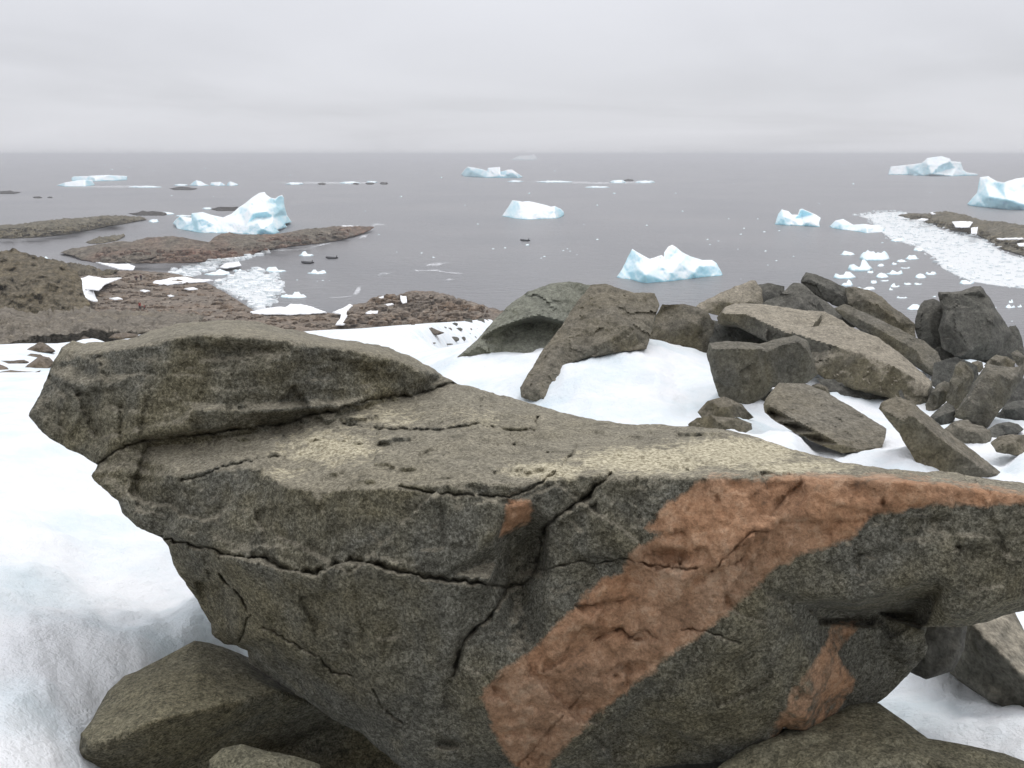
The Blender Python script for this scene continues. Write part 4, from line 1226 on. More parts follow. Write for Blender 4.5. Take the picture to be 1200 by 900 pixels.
# ------------------------------------------------------------------ shore: shelf, hill, beach, islands
pic_rock('rock_shelf', vamp=4.5, vs=42, O=[(-80, 415, 0), (0, 404, 0), (30, 400, 2), (46, 396, 4), (88, 393, 6), (130, 391, 8), (185, 392, 10), (230, 385, 40), (240, 372, 110), (190, 364, 170), (140, 366, 160), (100, 362, 190), (60, 368, 170), (0, 364, 180), (-80, 366, 180)], z0=56, gy=8.0,
         I=[(20, 385, -25), (60, 378, 0), (45, 388, 20), (100, 382, -20), (120, 374, 20), (150, 380, -10), (180, 378, 10), (205, 380, -10)], sp=2.0, amp=3.0, chip=3.0, rim=2, mat=M_shelf, kind='structure', thick=500, dipd=12, nscale=1.6)
pic_rock('rocky_hill', vamp=1.7, vs=16, O=[(-90, 305), (0, 295), (15, 293), (40, 298), (55, 304), (75, 309), (90, 318), (96, 330), (98, 345), (106, 357), (100, 368), (70, 374), (0, 374), (-90, 376)], z0=118, gy=2.6,
         I=[(20, 320, -35), (50, 330, -40), (70, 345, -30), (20, 350, -20), (80, 360, -20), (0, 335, -40)], sp=2.0, amp=4.0, chip=4.0, rim=5, mat=M_hill, kind='structure', thick=250, dipd=3, nscale=1.8)
pic_rock('rocky_hill', vamp=2.6, vs=16, O=[(52, 308), (76, 306), (100, 312), (124, 316), (140, 320), (128, 326), (84, 327), (60, 325)], z0=235, gy=2.0, I=[(95, 319, -10)], sp=1.6, amp=2.0, chip=2, rim=3, mat=M_hill, kind='structure', thick=60, dipd=3, nscale=3)


def beach_alt(x, y):
    return alt(x, y, 1.6)


pic_rock('beach', vamp=.45, vs=9, O=[(80, 330), (88, 321), (150, 316), (200, 320), (235, 327), (262, 342), (285, 356), (300, 366), (345, 367), (380, 366), (404, 370), (408, 392), (300, 398), (150, 398), (60, 380), (70, 350)], altf=beach_alt,
         sp=1.8, amp=1.6, chip=1.8, rim=0, mat=M_beach, kind='structure', thick=60, down=True, nscale=5)
pic_rock('rocky_shore', vamp=0.9, vs=11, O=[(406, 382), (410, 358), (432, 354), (443, 347), (467, 346), (480, 341), (504, 341), (528, 346), (541, 351), (557, 355), (573, 360), (590, 364), (590, 386), (500, 390), (440, 390)], altf=lambda x, y: alt(x, y, 2.2),
         I=[(490, 348, -20), (530, 352, -18), (560, 362, -12), (450, 362, -16), (500, 365, -18)], sp=1.6, amp=1.8, chip=1.8, rim=2, mat=M_beach, kind='structure', thick=60, down=True, nscale=4)
pic_rock('island', vamp=0.8, vs=11, O=[(-30, 267), (0, 264), (30, 262), (55, 258), (100, 255), (120, 253), (145, 253), (165, 254), (173, 257), (160, 260), (130, 265), (100, 271), (80, 275), (40, 279), (0, 280), (-30, 281)], base='sea', lean=3.5,
         I=[(40, 267, -8), (100, 261, -7), (140, 257, -5)], sp=1.5, amp=1.5, chip=1.2, rim=2.5, mat=M_isle, kind='structure', thick=40, dipd=1, nscale=5)
pic_rock('headland', vamp=0.7, vs=14, O=[(70, 297), (85, 291), (110, 288), (140, 283), (152, 284), (165, 280), (200, 277), (222, 280), (227, 286), (243, 286), (250, 279), (262, 273), (290, 275), (320, 275), (340, 272), (360, 268), (390, 266), (425, 265), (439, 267), (430, 272), (415, 277), (400, 281), (380, 285), (360, 287), (330, 290), (310, 294), (290, 300), (260, 305), (230, 308), (200, 309), (150, 309), (110, 308), (95, 305), (85, 300)], base='sea', lean=3.5,
         I=[(130, 296, -8), (190, 290, -9), (230, 296, -6), (290, 284, -7), (350, 277, -5)], sp=1.5, amp=1.5, chip=1.2, rim=2.5, mat=M_red, kind='structure', thick=45, dipd=1, nscale=5)
pic_rock('island', vamp=0.8, vs=11, O=[(100, 284), (115, 279), (130, 276), (145, 275), (147, 277), (138, 282), (120, 285.5), (105, 286)], base='sea', lean=3, I=[(125, 281, -3)], sp=1.1, amp=.8, chip=.6, rim=1.5, mat=M_isle, kind='structure', thick=15, dipd=1, nscale=8)
pic_rock('rocky_spit', vamp=1.0, vs=11, O=[(1052, 252.5), (1064, 250), (1084, 250.5), (1108, 247.5), (1130, 251.5), (1152, 258.5), (1180, 260.5), (1200, 265), (1260, 275), (1260, 325), (1200, 300), (1176, 293), (1160, 283), (1146, 276), (1130, 273), (1098, 266), (1098, 262), (1080, 258)], base='sea', lean=6.0,
         I=[(1110, 256, -4), (1150, 267, -6), (1190, 278, -8)], sp=1.4, amp=1.3, chip=1.0, rim=1.5, mat=M_isle, kind='structure', thick=25, dipd=1, nscale=6)


def skerry(lab, x0, x1, y0, y1, group=None):
    n = 10
    O = [(x0 + (x1 - x0) * i / (n - 1), y1 - (y1 - y0) * (math.sin(math.pi * min(max(i / (n - 1), .06), .94)) ** .5) * random.uniform(.65, 1.0)) for i in range(n)] + [(x1 - (x1 - x0) * .2, y1 + .4), (x0 + (x1 - x0) * .2, y1 + .3)]
    pic_rock('skerry', O, base='sea', lean=4, sp=.9, amp=.5, chip=.5, rim=.5, mat=M_skerry, label=lab, cat='rock', group=group or 'low dark rocks awash in the sea', thick=(x1 - x0) * .3, dipd=1, nscale=8)


skerry('long low dark rock awash at the far left edge', -14, 25, 222.5, 227)
skerry('small dark rock awash right of the far left rock, longer of the pair', 38, 50, 229.6, 232)
skerry('tiny dark rock awash, shorter of the pair near the far left rock', 55, 62, 230, 231.8)
skerry('long dark flat rock in front of the white ice chain beyond the large peaked iceberg', 198, 232, 218.5, 222.5)
skerry('thin dark reef trailing off the left island\'s right tip', 150, 202, 246, 252.5)
skerry('low reddish reef just behind the large peaked iceberg', 246, 287, 240.5, 247)
skerry('small black rock in the far white foam line, left one', 372, 382, 213, 216.4)
skerry('small black rock in the far white foam line, beside two others', 413, 421, 213.6, 216)
skerry('middle small black rock at the right end of the far left foam line', 428, 439, 213, 216)
skerry('right small black rock ending the far left foam line', 445, 455, 212.6, 216)
skerry('black rock awash in the foam patch right of centre on the far sea', 729, 743, 209.5, 212)

def rubble(poly, a, count, size, mat, seed, lab):
    poly = np.array(poly, float)
    rr = np.random.default_rng(seed)
    W = pts(poly[:, 0], poly[:, 1], alt(poly[:, 0], poly[:, 1], a))[:, :2]
    lo, hi = W.min(0), W.max(0)
    Vv, Ff, n = [], [], 0
    while n < count:
        c = rr.uniform(lo, hi, (500, 2))
        c = c[inside(W, c[:, 0], c[:, 1])]
        for p in c[:count - n]:
            sz = size * min(rr.lognormal(-0.45, 0.6), 1.5)
            b, ang, m = len(Vv), rr.uniform(0, 6.28), 6
            for h, sc in ((-0.4, 1.0), (0.10 * sz, .9), (.22 * sz, .5)):
                for i in range(m):
                    q = sz * sc * rr.uniform(.65, 1.25) * .55
                    Vv.append((p[0] + q * 1.3 * math.cos(ang + 6.283 * i / m), p[1] + q * math.sin(ang + 6.283 * i / m), a + h + rr.uniform(-.08, .08) * sz))
            Ff += [tuple(b + 2 * m + i for i in range(m))]
            for lv in (0, 1):
                Ff += [(b + lv * m + i, b + lv * m + (i + 1) % m, b + lv * m + m + (i + 1) % m, b + lv * m + m + i) for i in range(m)]
        n += min(len(c), count - n)
    o = make_obj('rubble', np.array(Vv), Ff, mat, None, None, False)
    return tag(o, lab, 'rubble', None, 'stuff')


BEACHP = [(88, 324), (150, 319), (200, 322), (235, 330), (262, 345), (285, 358), (300, 368), (404, 370), (406, 388), (300, 392), (120, 392), (100, 362)]
rubble(BEACHP, 1.7, 520, 1.3, M_beach, 11, 'brown rubble of loose stones covering the beach by the left bay')
rubble([(410, 360), (443, 349), (480, 344), (528, 348), (573, 362), (573, 370), (525, 376), (440, 379), (408, 379)], 3.2, 200, 1.3, M_beach, 12, 'brown rubble on the rocky shore behind the middle snow')
rubble([(95, 301), (130, 291), (200, 284), (226, 289), (260, 278), (340, 275), (400, 270), (420, 270), (360, 284), (300, 294), (250, 304), (120, 306)], 2.6, 260, 2.4, M_red, 13, 'reddish brown rubble strewn over the low headland')
rubble([(0, 268), (55, 262), (120, 257), (165, 257), (100, 268), (40, 276), (0, 277)], 2.4, 260, 2.4, M_isle, 14, 'grey brown rubble strewn over the low left island')
rubble([(1060, 254), (1110, 251), (1150, 261), (1200, 270), (1200, 294), (1150, 274), (1100, 263)], 1.6, 420, 1.8, M_isle, 15, 'dark rubble strewn over the rocky spit on the right')

# ------------------------------------------------------------------ snow and ice lying on the shore
def patch(name, O, a=1.9, T=(0, 0, 1), mat=None, amp=.6, sp=1.5, kind='structure', lab=None, cat=None, grp=None, th=1.0):
    return pic_rock(name, O, altf=lambda x, y: alt(x, y, a), T=T, sp=sp, amp=amp, chip=.3, rim=.8, mat=mat or M_snow, kind=kind, label=lab, cat=cat, group=grp, thick=th, down=True, nscale=5, jit=.9)


M_snow2 = plain('shore_snow', (0.93, 0.94, 0.945), 0.7, 0.6)
patch('snow_patch', [(405, 212), (440, 216), (480, 228), (520, 215), (600, 228), (712, 226), (660, 245), (610, 265), (580, 300), (500, 290), (480, 310), (570, 355), (570, 365), (500, 350), (420, 298), (470, 270), (440, 235)], 3.2, TL, M_snow2)
patch('snow_patch', [(895, 250), (940, 240), (1010, 225), (1080, 220), (1140, 232), (1200, 234), (1250, 240), (1190, 250), (1060, 258), (980, 268), (900, 262)], 1.95, TL, M_snow2)
patch('snow_patch', [(560, 135), (620, 140), (680, 148), (740, 138), (790, 160), (780, 180), (700, 178), (650, 160)], 1.95, TL, M_snow2)
patch('snow_patch', [(225, 285), (250, 268), (300, 264), (310, 280), (250, 290)], 1.0, (190, 227, 0.3), M_snow2, th=1)
T4b = (240, 280, 0.2)
patch('snow_patch', [(265, 425), (330, 412), (390, 402), (440, 395), (470, 400), (500, 380), (560, 382), (620, 395), (670, 412), (715, 430), (640, 435), (520, 440), (400, 440), (290, 438)], 1.95, T4b, M_snow2)
patch('snow_patch', [(745, 428), (800, 408), (850, 380), (866, 388), (836, 420), (835, 455), (820, 505), (765, 500), (790, 470), (800, 440)], 2.4, T4b, M_snow2)
patch('snow_patch', [(1145, 330), (1180, 335), (1185, 370), (1160, 378), (1145, 355)], 3.6, T4b, M_snow2)
patch('snow_patch', [(940, 432), (970, 418), (1015, 420), (1010, 435), (950, 440)], 3.4, T4b, M_snow2)
patch('snow_patch', [(1050, 384), (1095, 374), (1105, 380), (1060, 392)], 3.6, T4b, M_snow2)
patch('snow_patch', [(1018, 340), (1050, 333), (1055, 340), (1025, 348)], 3.0, T4b, M_snow2)
patch('snow_patch', [(1000, 492), (1060, 470), (1160, 474), (1180, 482), (1100, 498), (1030, 510), (960, 515), (960, 508)], 2.0, (190, 170, 0.2), M_snow2)
TB = (960, 240, 0.2)
for O in ([(560, 90), (600, 78), (640, 82), (620, 92)], [(780, 98), (830, 94), (900, 100), (880, 130), (800, 128)], [(890, 135), (930, 130), (925, 165), (890, 170)], [(1040, 195), (1190, 192), (1200, 199), (1060, 202)], [(1160, 225), (1210, 222), (1210, 240), (1170, 238)], [(980, 100), (1030, 98), (1025, 112), (990, 112)], [(650, 45), (760, 36), (740, 50), (660, 54)]):
    patch('snow_patch', O, 3.3, TB, M_snow2, sp=1.0)


def brash(name, poly, count, size, lab, mat, seed, a0=-0.02, sheet=True):
    """brash ice: a slushy sheet with loose chunks scattered on it, one countless mass"""
    if sheet:
        o = pic_rock('brash_ice', poly, altf=lambda x, y: alt(x, y, 0.10), sp=1.6, amp=.10, chip=.05, rim=0, mat=mat, kind='stuff', thick=.6, down=True, nscale=8, jit=.6, label=lab, cat='brash ice')
    poly = np.array(poly, float)
    if sheet:                                           # stray pieces feather the edge of the sheet
        cpoly = poly.mean(0)
        dv = poly - cpoly
        poly = poly + dv / np.linalg.norm(dv, axis=1)[:, None] * np.array([7.0, 3.5])
    rr = np.random.default_rng(seed)
    Vv, Ff = [], []
    z = alt(poly[:, 0], poly[:, 1], 0)
    W = pts(poly[:, 0], poly[:, 1], z)[:, :2]
    n = 0
    lo, hi = W.min(0), W.max(0)
    while n < count:
        c = rr.uniform(lo, hi, (400, 2))
        c = c[inside(W, c[:, 0], c[:, 1])]
        for p in c[:count - n]:
            s = size * min(rr.lognormal(-0.3, 0.6), 2.2)
            b = len(Vv)
            ang = rr.uniform(0, 6.28)
            m = 5
            for h, sc in ((-0.1, 1.0), (0.16 * s + .05, .72)):
                for i in range(m):
                    t = ang + 6.283 * i / m
                    q = s * sc * rr.uniform(.7, 1.2) * .5
                    Vv.append((p[0] + q * math.cos(t), p[1] + q * math.sin(t), h + (rr.uniform(0, .12) * s if h > 0 else 0)))
            Ff += [tuple(b + m + i for i in range(m))] + [(b + i, b + (i + 1) % m, b + m + (i + 1) % m, b + m + i) for i in range(m)]
        n += min(len(c), count - n)
    oo = make_obj('ice_chunks' if sheet else name, np.array(Vv), Ff, M_chunk, None, None, False)
    return tag(oo, lab.replace('sheet of', 'loose white chunks in the') if sheet else lab, 'ice chunks', None, 'stuff')


BR = [(1006, 253), (1036, 248.6), (1062, 248.6), (1066, 254), (1085, 261), (1100, 268), (1130, 276), (1150, 280), (1165, 289), (1176, 296), (1200, 303), (1270, 330), (1270, 349), (1200, 338), (1170, 335), (1140, 330), (1120, 322), (1104, 314), (1096, 302), (1072, 288), (1044, 280), (1032, 271), (1024, 262), (1020, 257)]
brash('brash_ice', BR, 1500, 1.1, 'pale sheet of brash ice spreading from the rocky spit on the right', M_brash, 3)
BR2 = [(259, 331), (275, 327), (280, 320), (300, 319), (318, 322), (322, 330), (326, 338), (318, 350), (312, 358), (304, 364), (290, 352), (275, 343), (262, 338)]
for O in ([(230, 350), (262, 344), (300, 350), (280, 356), (245, 356)], [(420, 340), (445, 334), (470, 341), (440, 346)], [(640, 346), (690, 340), (720, 350), (670, 354)], [(820, 300), (850, 296), (880, 304), (845, 308)], [(980, 330), (1000, 325), (1020, 332), (998, 336)], [(1080, 290), (1130, 282), (1160, 292), (1110, 298)]):
    patch('snow_patch', O, 2.3, TL, M_snow2, sp=1.0)
brash('brash_ice', BR2, 500, 1.3, 'white sheet of brash ice washed against the brown beach', M_brash, 5)
BR3 = [(185, 325), (205, 316), (230, 311), (250, 305), (300, 299), (314, 293), (312, 298), (292, 303), (262, 311), (240, 320), (215, 327), (195, 328)]
brash('ice_chunks', BR3, 330, 1.5, 'strip of loose white ice chunks along the reddish headland\'s near shore', M_brash, 6, sheet=False)

# ------------------------------------------------------------------ icebergs
IG = None


def berg(lab, O, I=(), lean=1.2, T=(0, 0, 1), **kw):
    kw.setdefault('sp', 1.5)
    kw.setdefault('amp', 0.8)
    kw.setdefault('chip', 0.9)
    kw.setdefault('rim', 1.5)
    kw.setdefault('nscale', 3.0)
    kw.setdefault('jit', .4)
    return pic_rock('iceberg', O, base='sea', lean=lean, I=I, T=T, mat=M_berg, label=lab, cat='iceberg', dipd=1, sink=.15, **kw)


TBG = (200, 170, 0.125)
berg('large twin peaked pale blue iceberg behind the reddish headland',
     [(20, 730), (50, 690), (85, 665), (130, 700), (195, 705), (195, 635), (250, 630), (300, 625), (350, 640), (400, 670), (430, 712), (480, 680), (570, 640), (640, 580), (700, 540), (760, 490), (830, 445), (880, 437), (900, 465), (940, 490), (985, 500), (1010, 475), (1045, 463), (1060, 490), (1065, 560), (1090, 650), (1135, 720), (1070, 735), (1095, 768), (1000, 790), (1025, 815), (980, 834), (800, 842), (700, 832), (600, 828), (450, 826), (260, 822), (170, 800), (65, 792), (45, 750)],
     I=[(250, 700, -14), (300, 680, -16), (150, 740, -4), (420, 740, -2), (560, 700, -8), (720, 590, -12), (800, 690, 6), (860, 680, 8), (960, 670, 4), (760, 640, -14), (900, 620, -14), (820, 720, -16), (950, 720, -12), (850, 780, -14), (700, 760, -6), (1000, 560, 8), (1040, 600, -6), (880, 520, -8), (450, 790, -4)],
     T=TBG, lean=1.5, chip=1.0, sp=1.2)
TC = (640, 260, 0.18333)
berg('pale blue iceberg with two sharp peaks, nearest of all the icebergs',
     [(450, 350), (490, 290), (525, 215), (550, 168), (590, 200), (632, 240), (690, 225), (740, 207), (752, 220), (755, 190), (780, 155), (805, 142), (830, 155), (870, 190), (920, 215), (1000, 240), (1060, 240), (1090, 260), (1110, 295), (1130, 335), (1100, 348), (1000, 352), (900, 366), (780, 381), (640, 394), (590, 382), (545, 366), (480, 362)],
     I=[(560, 260, -2), (600, 300, -10), (632, 330, -16), (640, 270, -4), (720, 270, -6), (800, 230, -2), (850, 260, -12), (980, 280, -14), (1060, 275, -8), (800, 320, -12), (520, 320, -3), (950, 320, -10)], ridge=[[1, 2]], T=TC, lean=1.1)
berg('low rounded white iceberg with blue foot at the centre of the sea',
     [(588, 253), (593, 246), (597, 240), (600, 234.4), (606, 234.8), (612, 236), (620, 235.4), (632, 238), (642, 240.5), (646, 241.8), (650, 241), (657, 244), (660.5, 247.5), (661, 252), (656, 254.5), (652, 256.5), (620, 257.5), (608, 256.8), (600, 255.5)],
     I=[(610, 243, -6), (630, 245, -7), (650, 247, -4)], lean=1.8, sp=1.2)
berg('long broken iceberg of three blocks beyond the centre one', [(540, 204), (544, 199), (548, 195), (560, 197), (571, 200), (572, 196.5), (586, 195.5), (587, 205), (592, 205), (593.5, 199), (600, 198.5), (607, 203), (613, 207), (608, 209), (570, 208.4), (544, 207)],
     I=[(552, 200, -3), (580, 200, -2), (600, 203, -3)], sp=1.0, chip=.8, amp=.5)
berg('tiny pale iceberg on the horizon above the long broken one', [(600, 186), (608, 182.5), (622, 182.4), (625, 180), (629, 185), (628, 187.6), (602, 187.6)], sp=.9, chip=.4, amp=.3, rim=.5)
berg('flat topped tabular iceberg far off at the left', [(84, 208), (86, 206.6), (105, 205.8), (126, 204.8), (149, 206.2), (149, 211), (130, 212), (112, 212.6), (84, 212)], I=[(110, 208.4, -2)], sp=1.0, chip=.4, amp=.3, rim=.6, lean=1.0)
berg('low wedge of blue ice just in front of the tabular iceberg', [(66, 217), (76, 213.6), (90, 211.2), (100, 210.6), (108, 211), (111, 217), (100, 218.5), (75, 218.6)], sp=1.0, chip=.4, amp=.3, rim=.6)
berg('domed piece at the left of the low white ice chain, far sea left', [(222, 217), (226, 213.5), (230, 211), (236, 212.5), (240, 215), (246, 217.3), (232, 218)], sp=.9, chip=.4, amp=.3, rim=.5)
berg('flat middle piece of the low white ice chain, far sea left', [(246.5, 217), (247, 213.6), (258, 213), (263, 215.5), (264.5, 217.3), (255, 218)], sp=.9, chip=.4, amp=.3, rim=.5)
berg('right end piece of the low white ice chain, far sea left', [(265, 217.2), (268, 213.5), (270, 212.4), (279, 215.6), (278, 217.4), (270, 217.8)], sp=.9, chip=.4, amp=.3, rim=.5)
berg('small iceberg split into two upright blocks, right of centre', [(240, 465), (260, 400), (280, 375), (320, 385), (340, 405), (375, 407), (385, 375), (400, 370), (480, 405), (510, 425), (500, 455), (505, 480), (400, 474), (300, 470)],
     I=[(290, 420, -10), (350, 430, -4), (400, 420, 14), (450, 440, -8), (420, 450, -8)], T=(860, 170, 0.2), sp=1.1, chip=.8, amp=.5)
berg('low hummocked blue iceberg at the left tip of the pale brash sheet', [(560, 475), (595, 440), (640, 430), (700, 465), (760, 460), (850, 470), (885, 490), (870, 512), (780, 517), (700, 503), (640, 497), (580, 488)], T=(860, 170, 0.2), lean=2.0, sp=1.1, chip=.8, amp=.5, I=[(630, 460, -8), (780, 485, -6)])
TR = (1000, 160, 1 / 6)
berg('broad white iceberg with a humped right half, near the horizon at right',
     [(245, 267), (262, 210), (370, 200), (480, 185), (520, 150), (570, 142), (620, 137), (680, 155), (690, 172), (755, 178), (775, 235), (800, 250), (880, 262), (870, 274), (700, 280), (500, 277), (390, 270)],
     I=[(680, 172, -10), (600, 205, -18), (550, 265, -18), (640, 240, 4), (720, 220, 2), (400, 230, -12), (520, 190, -12)], ridge=[[0, 1, 2]], T=TR, sp=1.2)
berg('tall pale blue iceberg cut off by the right edge',
     [(800, 475), (840, 425), (870, 395), (890, 285), (950, 277), (980, 310), (1060, 320), (1140, 295), (1200, 285), (1440, 276), (1560, 330), (1650, 510), (1400, 520), (1200, 518), (1100, 515), (950, 500), (830, 488)],
     I=[(930, 330, -6), (960, 420, -26), (900, 440, -8), (1060, 370, -10), (1080, 440, -26), (1180, 400, 0), (1180, 470, -16), (1020, 380, 6), (880, 465, -6)], T=TR, lean=1.3)
berg('tiny white ice sliver on the right of the horizon', [(880, 182.6), (883, 180), (890, 179.8), (892, 182.2), (886, 183.8)], sp=.9, chip=.2, amp=.1, rim=.3)

# floes
FG = 'small ice floes drifting beside the pale brash sheet'
fl = [(993, 296, 18, 6, 'pale longish floe at the upper left of the floe cluster beside the brash sheet'), (1025, 298, 36, 15, 'largest lumpy floe at the top of the cluster beside the brash sheet'), (1008, 310, 30, 16, 'big lumpy floe in the middle of the cluster, under the largest one'),
      (990, 321, 27, 12, 'knobbly floe at the lower left of the cluster, above the dark topmost slab'), (993, 331, 14, 9, 'round floe touching the boulder pile\'s skyline at the cluster\'s foot'), (1014, 337, 24, 5, 'long flat floe just above the boulder pile skyline'),
      (1034, 322, 16, 7, 'bright floe just right of the knobbly one, left of a close pair'), (1048, 318, 21, 8, 'long bright floe in the gap between the floe cluster and the brash sheet'), (1036.5, 328, 11, 3, None), (1024, 329.5, 8, 5, None), (1049, 334, 12, 5, None), (1044, 338, 5, 4, None), (1057, 305, 13, 4, None), (1048, 308.5, 7, 3, None), (1061, 313, 12, 3, None), (1069, 301, 17, 6, 'ragged floe nearest the brash sheet\'s left edge, above the other scattered floes'),
      (1079, 322.5, 14, 7, 'left floe of the touching pair below the brash sheet\'s left edge'), (1091, 319, 14, 6, 'right floe of the touching pair below the brash sheet\'s left edge'), (1064, 331.5, 10, 4, None), (1076, 331.5, 10, 4, None), (1057, 347.5, 13, 4, 'flat lone floe above the long brown slab, just over the bright lowest floe'), (1071, 359, 18, 8, 'bright floe left of the dark rounded rock, lowest of the right hand floes'), (1095, 347, 5, 2, 'tiny floe just left of the highest dark block\'s top corner'), (1184, 358, 12, 6, 'small floe right of the highest dark block'),
      (1185, 352.5, 6, 5, 'tiny peaked floe above the small floe right of the highest block'), (1195, 358, 6, 4, 'tiny floe at the right edge beside the small floe right of the highest block'), (1080, 291.5, 20, 5, 'flat blue floe frozen into the near edge of the brash sheet\'s upper part'), (1133, 329, 18, 8, 'flat blue floe at the near edge of the brash sheet above the highest dark block'), (1052, 280, 18, 6, 'flat pale floe at the left edge of the brash sheet'), (1020, 318, 8, 4, None), (1032, 310, 9, 4, None)]
for (px, py, w, h, lab) in fl:
    lump('ice_floe', px, py, w, h, M_floe, lab or 'small white floe scattered on open water between the floe cluster and the brash sheet', 'ice floe', FG)
FB2 = 'ice floes in the left bay'
for (px, py, w, h, lab) in [(359, 297, 18, 6, 'flat pale floe just above the left dark boat in the bay'), (371, 317.5, 24, 7, 'smooth white domed floe just below the left dark boat in the bay'), (323.5, 314.5, 25, 9, 'ragged pale blue floe left of the smooth white one in the bay'), (279.5, 316.5, 9, 6, 'small bluish floe near the bay\'s beach, right of the lumpy one'),
                            (254, 318, 32, 9, 'long lumpy white floe against the bay\'s beach'), (344, 345, 32, 9, 'curved cyan floe stranded close to the near beach'), (53, 301, 8, 4, 'small white floe in the channel beside the dark left hill')]:
    lump('ice_floe', px, py, w, h, M_floe, lab, 'ice floe', FB2)
# far white lines of ice and bits
for (px, py, w, h, lab) in [(345, 214.6, 22, 3, 'thin flat white floe in the far ice line, left of the black rocks'), (410, 213.5, 26, 3, 'thin white floe in the far ice line between black rocks'), (436, 212.6, 14, 2.6, 'small white floe resting behind the two right black rocks'), (170, 218.5, 40, 2.4, 'thin white strip of ice right of the tabular iceberg'), (212, 216.4, 18, 2.2, 'thin white strip leading to the low ice chain'),
                            (604, 212, 20, 2.2, 'thin white strip below the long broken iceberg, left one'), (650, 212.5, 44, 2.4, 'long thin white strip of ice right of the long broken iceberg'), (700, 218.8, 30, 2.2, 'thin white strip below the black rock\'s foam patch'), (724, 212.4, 20, 4, 'white floe left of the far black rock'), (756, 212.6, 24, 3.4, 'white floe right of the far black rock'),
                            (243, 243.6, 12, 3, 'small white floe left of the reddish reef'), (190, 249.6, 30, 3.6, 'white ice lying along the thin dark reef'), (180, 258.0, 12, 5, 'little white ice heap off the left island\'s tip'), (618, 286.6, 5, 1.8, 'tiny bright floe under the dark humped boat'), (216, 252.5, 22, 2, 'thin white ice strip left of the large peaked iceberg'), (112, 317, 10, 2, 'small white ice strip on the dark hill\'s far shore')]:
    lump('ice_floe', px, py, w, h, M_floe, lab, 'ice floe', 'thin ice floes on the far sea', flat=.8)
bits = [(50, 191), (56, 191), (155, 188.6), (131, 198.4), (381, 180.8 + 3), (123, 193), (152, 196), (440, 182 + 2), (485, 189), (489, 204.2), (517, 207.6), (742, 183.8), (753, 184.2), (745, 183.6), (822, 186), (731, 186.6), (717, 186.4), (420, 184.6), (995, 185), (989, 193), (1059, 196.5), (707, 207), (720, 226), (792, 226), (684, 262.4), (960, 238.4), (868, 274), (897, 293.6), (888, 256), (872, 267), (896, 271), (913, 270),
        (665, 291), (758, 263.6), (638, 300), (634, 302), (592, 290), (578, 291), (660, 293), (668, 294), (829, 280), (842, 282), (832, 286), (865, 291.5), (854, 256), (700, 280), (676, 298), (444, 274.4), (428, 247), (465, 295), (508, 301), (494, 296), (320, 329), (348, 327.6), (378, 328), (386, 328.5), (372, 329), (201, 228.7), (62, 181 + 4), (1133, 308), (910, 305), (900, 310), (930, 300), (868, 326.5), (1090, 283), (1034, 284), (1150, 352), (1167, 360), (1186, 376), (250, 230), (545, 240), (560, 262), (700, 240), (800, 247), (470, 230), (620, 226), (1000, 215), (1090, 225), (940, 205), (860, 215), (800, 195), (650, 200), (340, 205), (300, 192), (240, 197), (180, 200)]
for i, (bx, by) in enumerate(bits):
    s = random.uniform(1.2, 2.6) if by < 205 else random.uniform(1.3, 3.6)
    lump('ice_bit', bx, by, s, s * random.uniform(.35, .5), M_floe, 'tiny white ice bit floating alone on open grey water', 'ice bit', 'tiny ice bits scattered over the open sea', sp=.7)


# foam and shoal streaks
def foam(poly, T=(0, 0, 1)):
    O = [(T[0] + x * T[2], T[1] + y * T[2]) for x, y in poly]
    V, fs, loop = front_mesh(O, 1.2, None, .6, random.uniform(0, 9))
    x, y = V[:, 0], V[:, 1]
    P = pts(x, y, alt(x, y, 0.045))
    o = make_obj('sea_foam', P, fs, M_foam)
    at = o.data.attributes.new('edge', 'FLOAT', 'POINT')
    dd_ = dist_poly(O, x, y, True)
    at.data.foreach_set('value', np.clip(dd_ / max(dd_.max(), .1) * 1.5, 0, 1).astype(np.float32))
    tag(o, kind='stuff')
    o['label'] = 'thin white streak of foam on the grey sea'


TF = (400, 170, 0.2)
for pl in ([(390, 715), (450, 728), (560, 725), (600, 735), (740, 748), (700, 762), (600, 752), (560, 745), (440, 745)], [(470, 700), (540, 682), (650, 680), (640, 695), (560, 718), (480, 716)], [(200, 775), (215, 748), (300, 742), (280, 756), (225, 775)], [(520, 785), (640, 780), (720, 785), (640, 796)],
           [(160, 470), (200, 452), (262, 458), (255, 475), (180, 478)], [(70, 560), (120, 520), (165, 515), (150, 550)]):
    foam(pl, TF)
for pl in ([(600, 338), (700, 335), (800, 325), (860, 320), (885, 270), (970, 260), (930, 280), (915, 330), (860, 350), (760, 360), (660, 352)], [(1005, 225), (1020, 195), (1080, 192), (1130, 200), (1060, 215)], [(350, 75), (420, 60), (600, 52), (680, 25), (750, 12), (740, 30), (600, 65), (430, 78)]):
    foam(pl, T4b)
foam([(320, 213), (345, 212), (440, 212), (440, 216.6), (380, 217), (320, 216)])
foam([(560, 212), (640, 211), (700, 212), (770, 211), (768, 216), (700, 217), (620, 214.6)])
foam([(60, 217.4), (160, 216), (200, 216.6), (160, 221), (100, 221), (60, 219.6)])
foam([(333, 239.4), (362, 239), (356, 241), (335, 241.2)])

# ------------------------------------------------------------------ boats and people, tiny on the shore and in the bay
M_rubber = plain('dark_rubber', (0.030, 0.031, 0.034), 0.55)
M_deck = plain('boat_floor', (0.06, 0.06, 0.065), 0.7)
M_motor = plain('outboard_cowl', (0.015, 0.015, 0.017), 0.35)


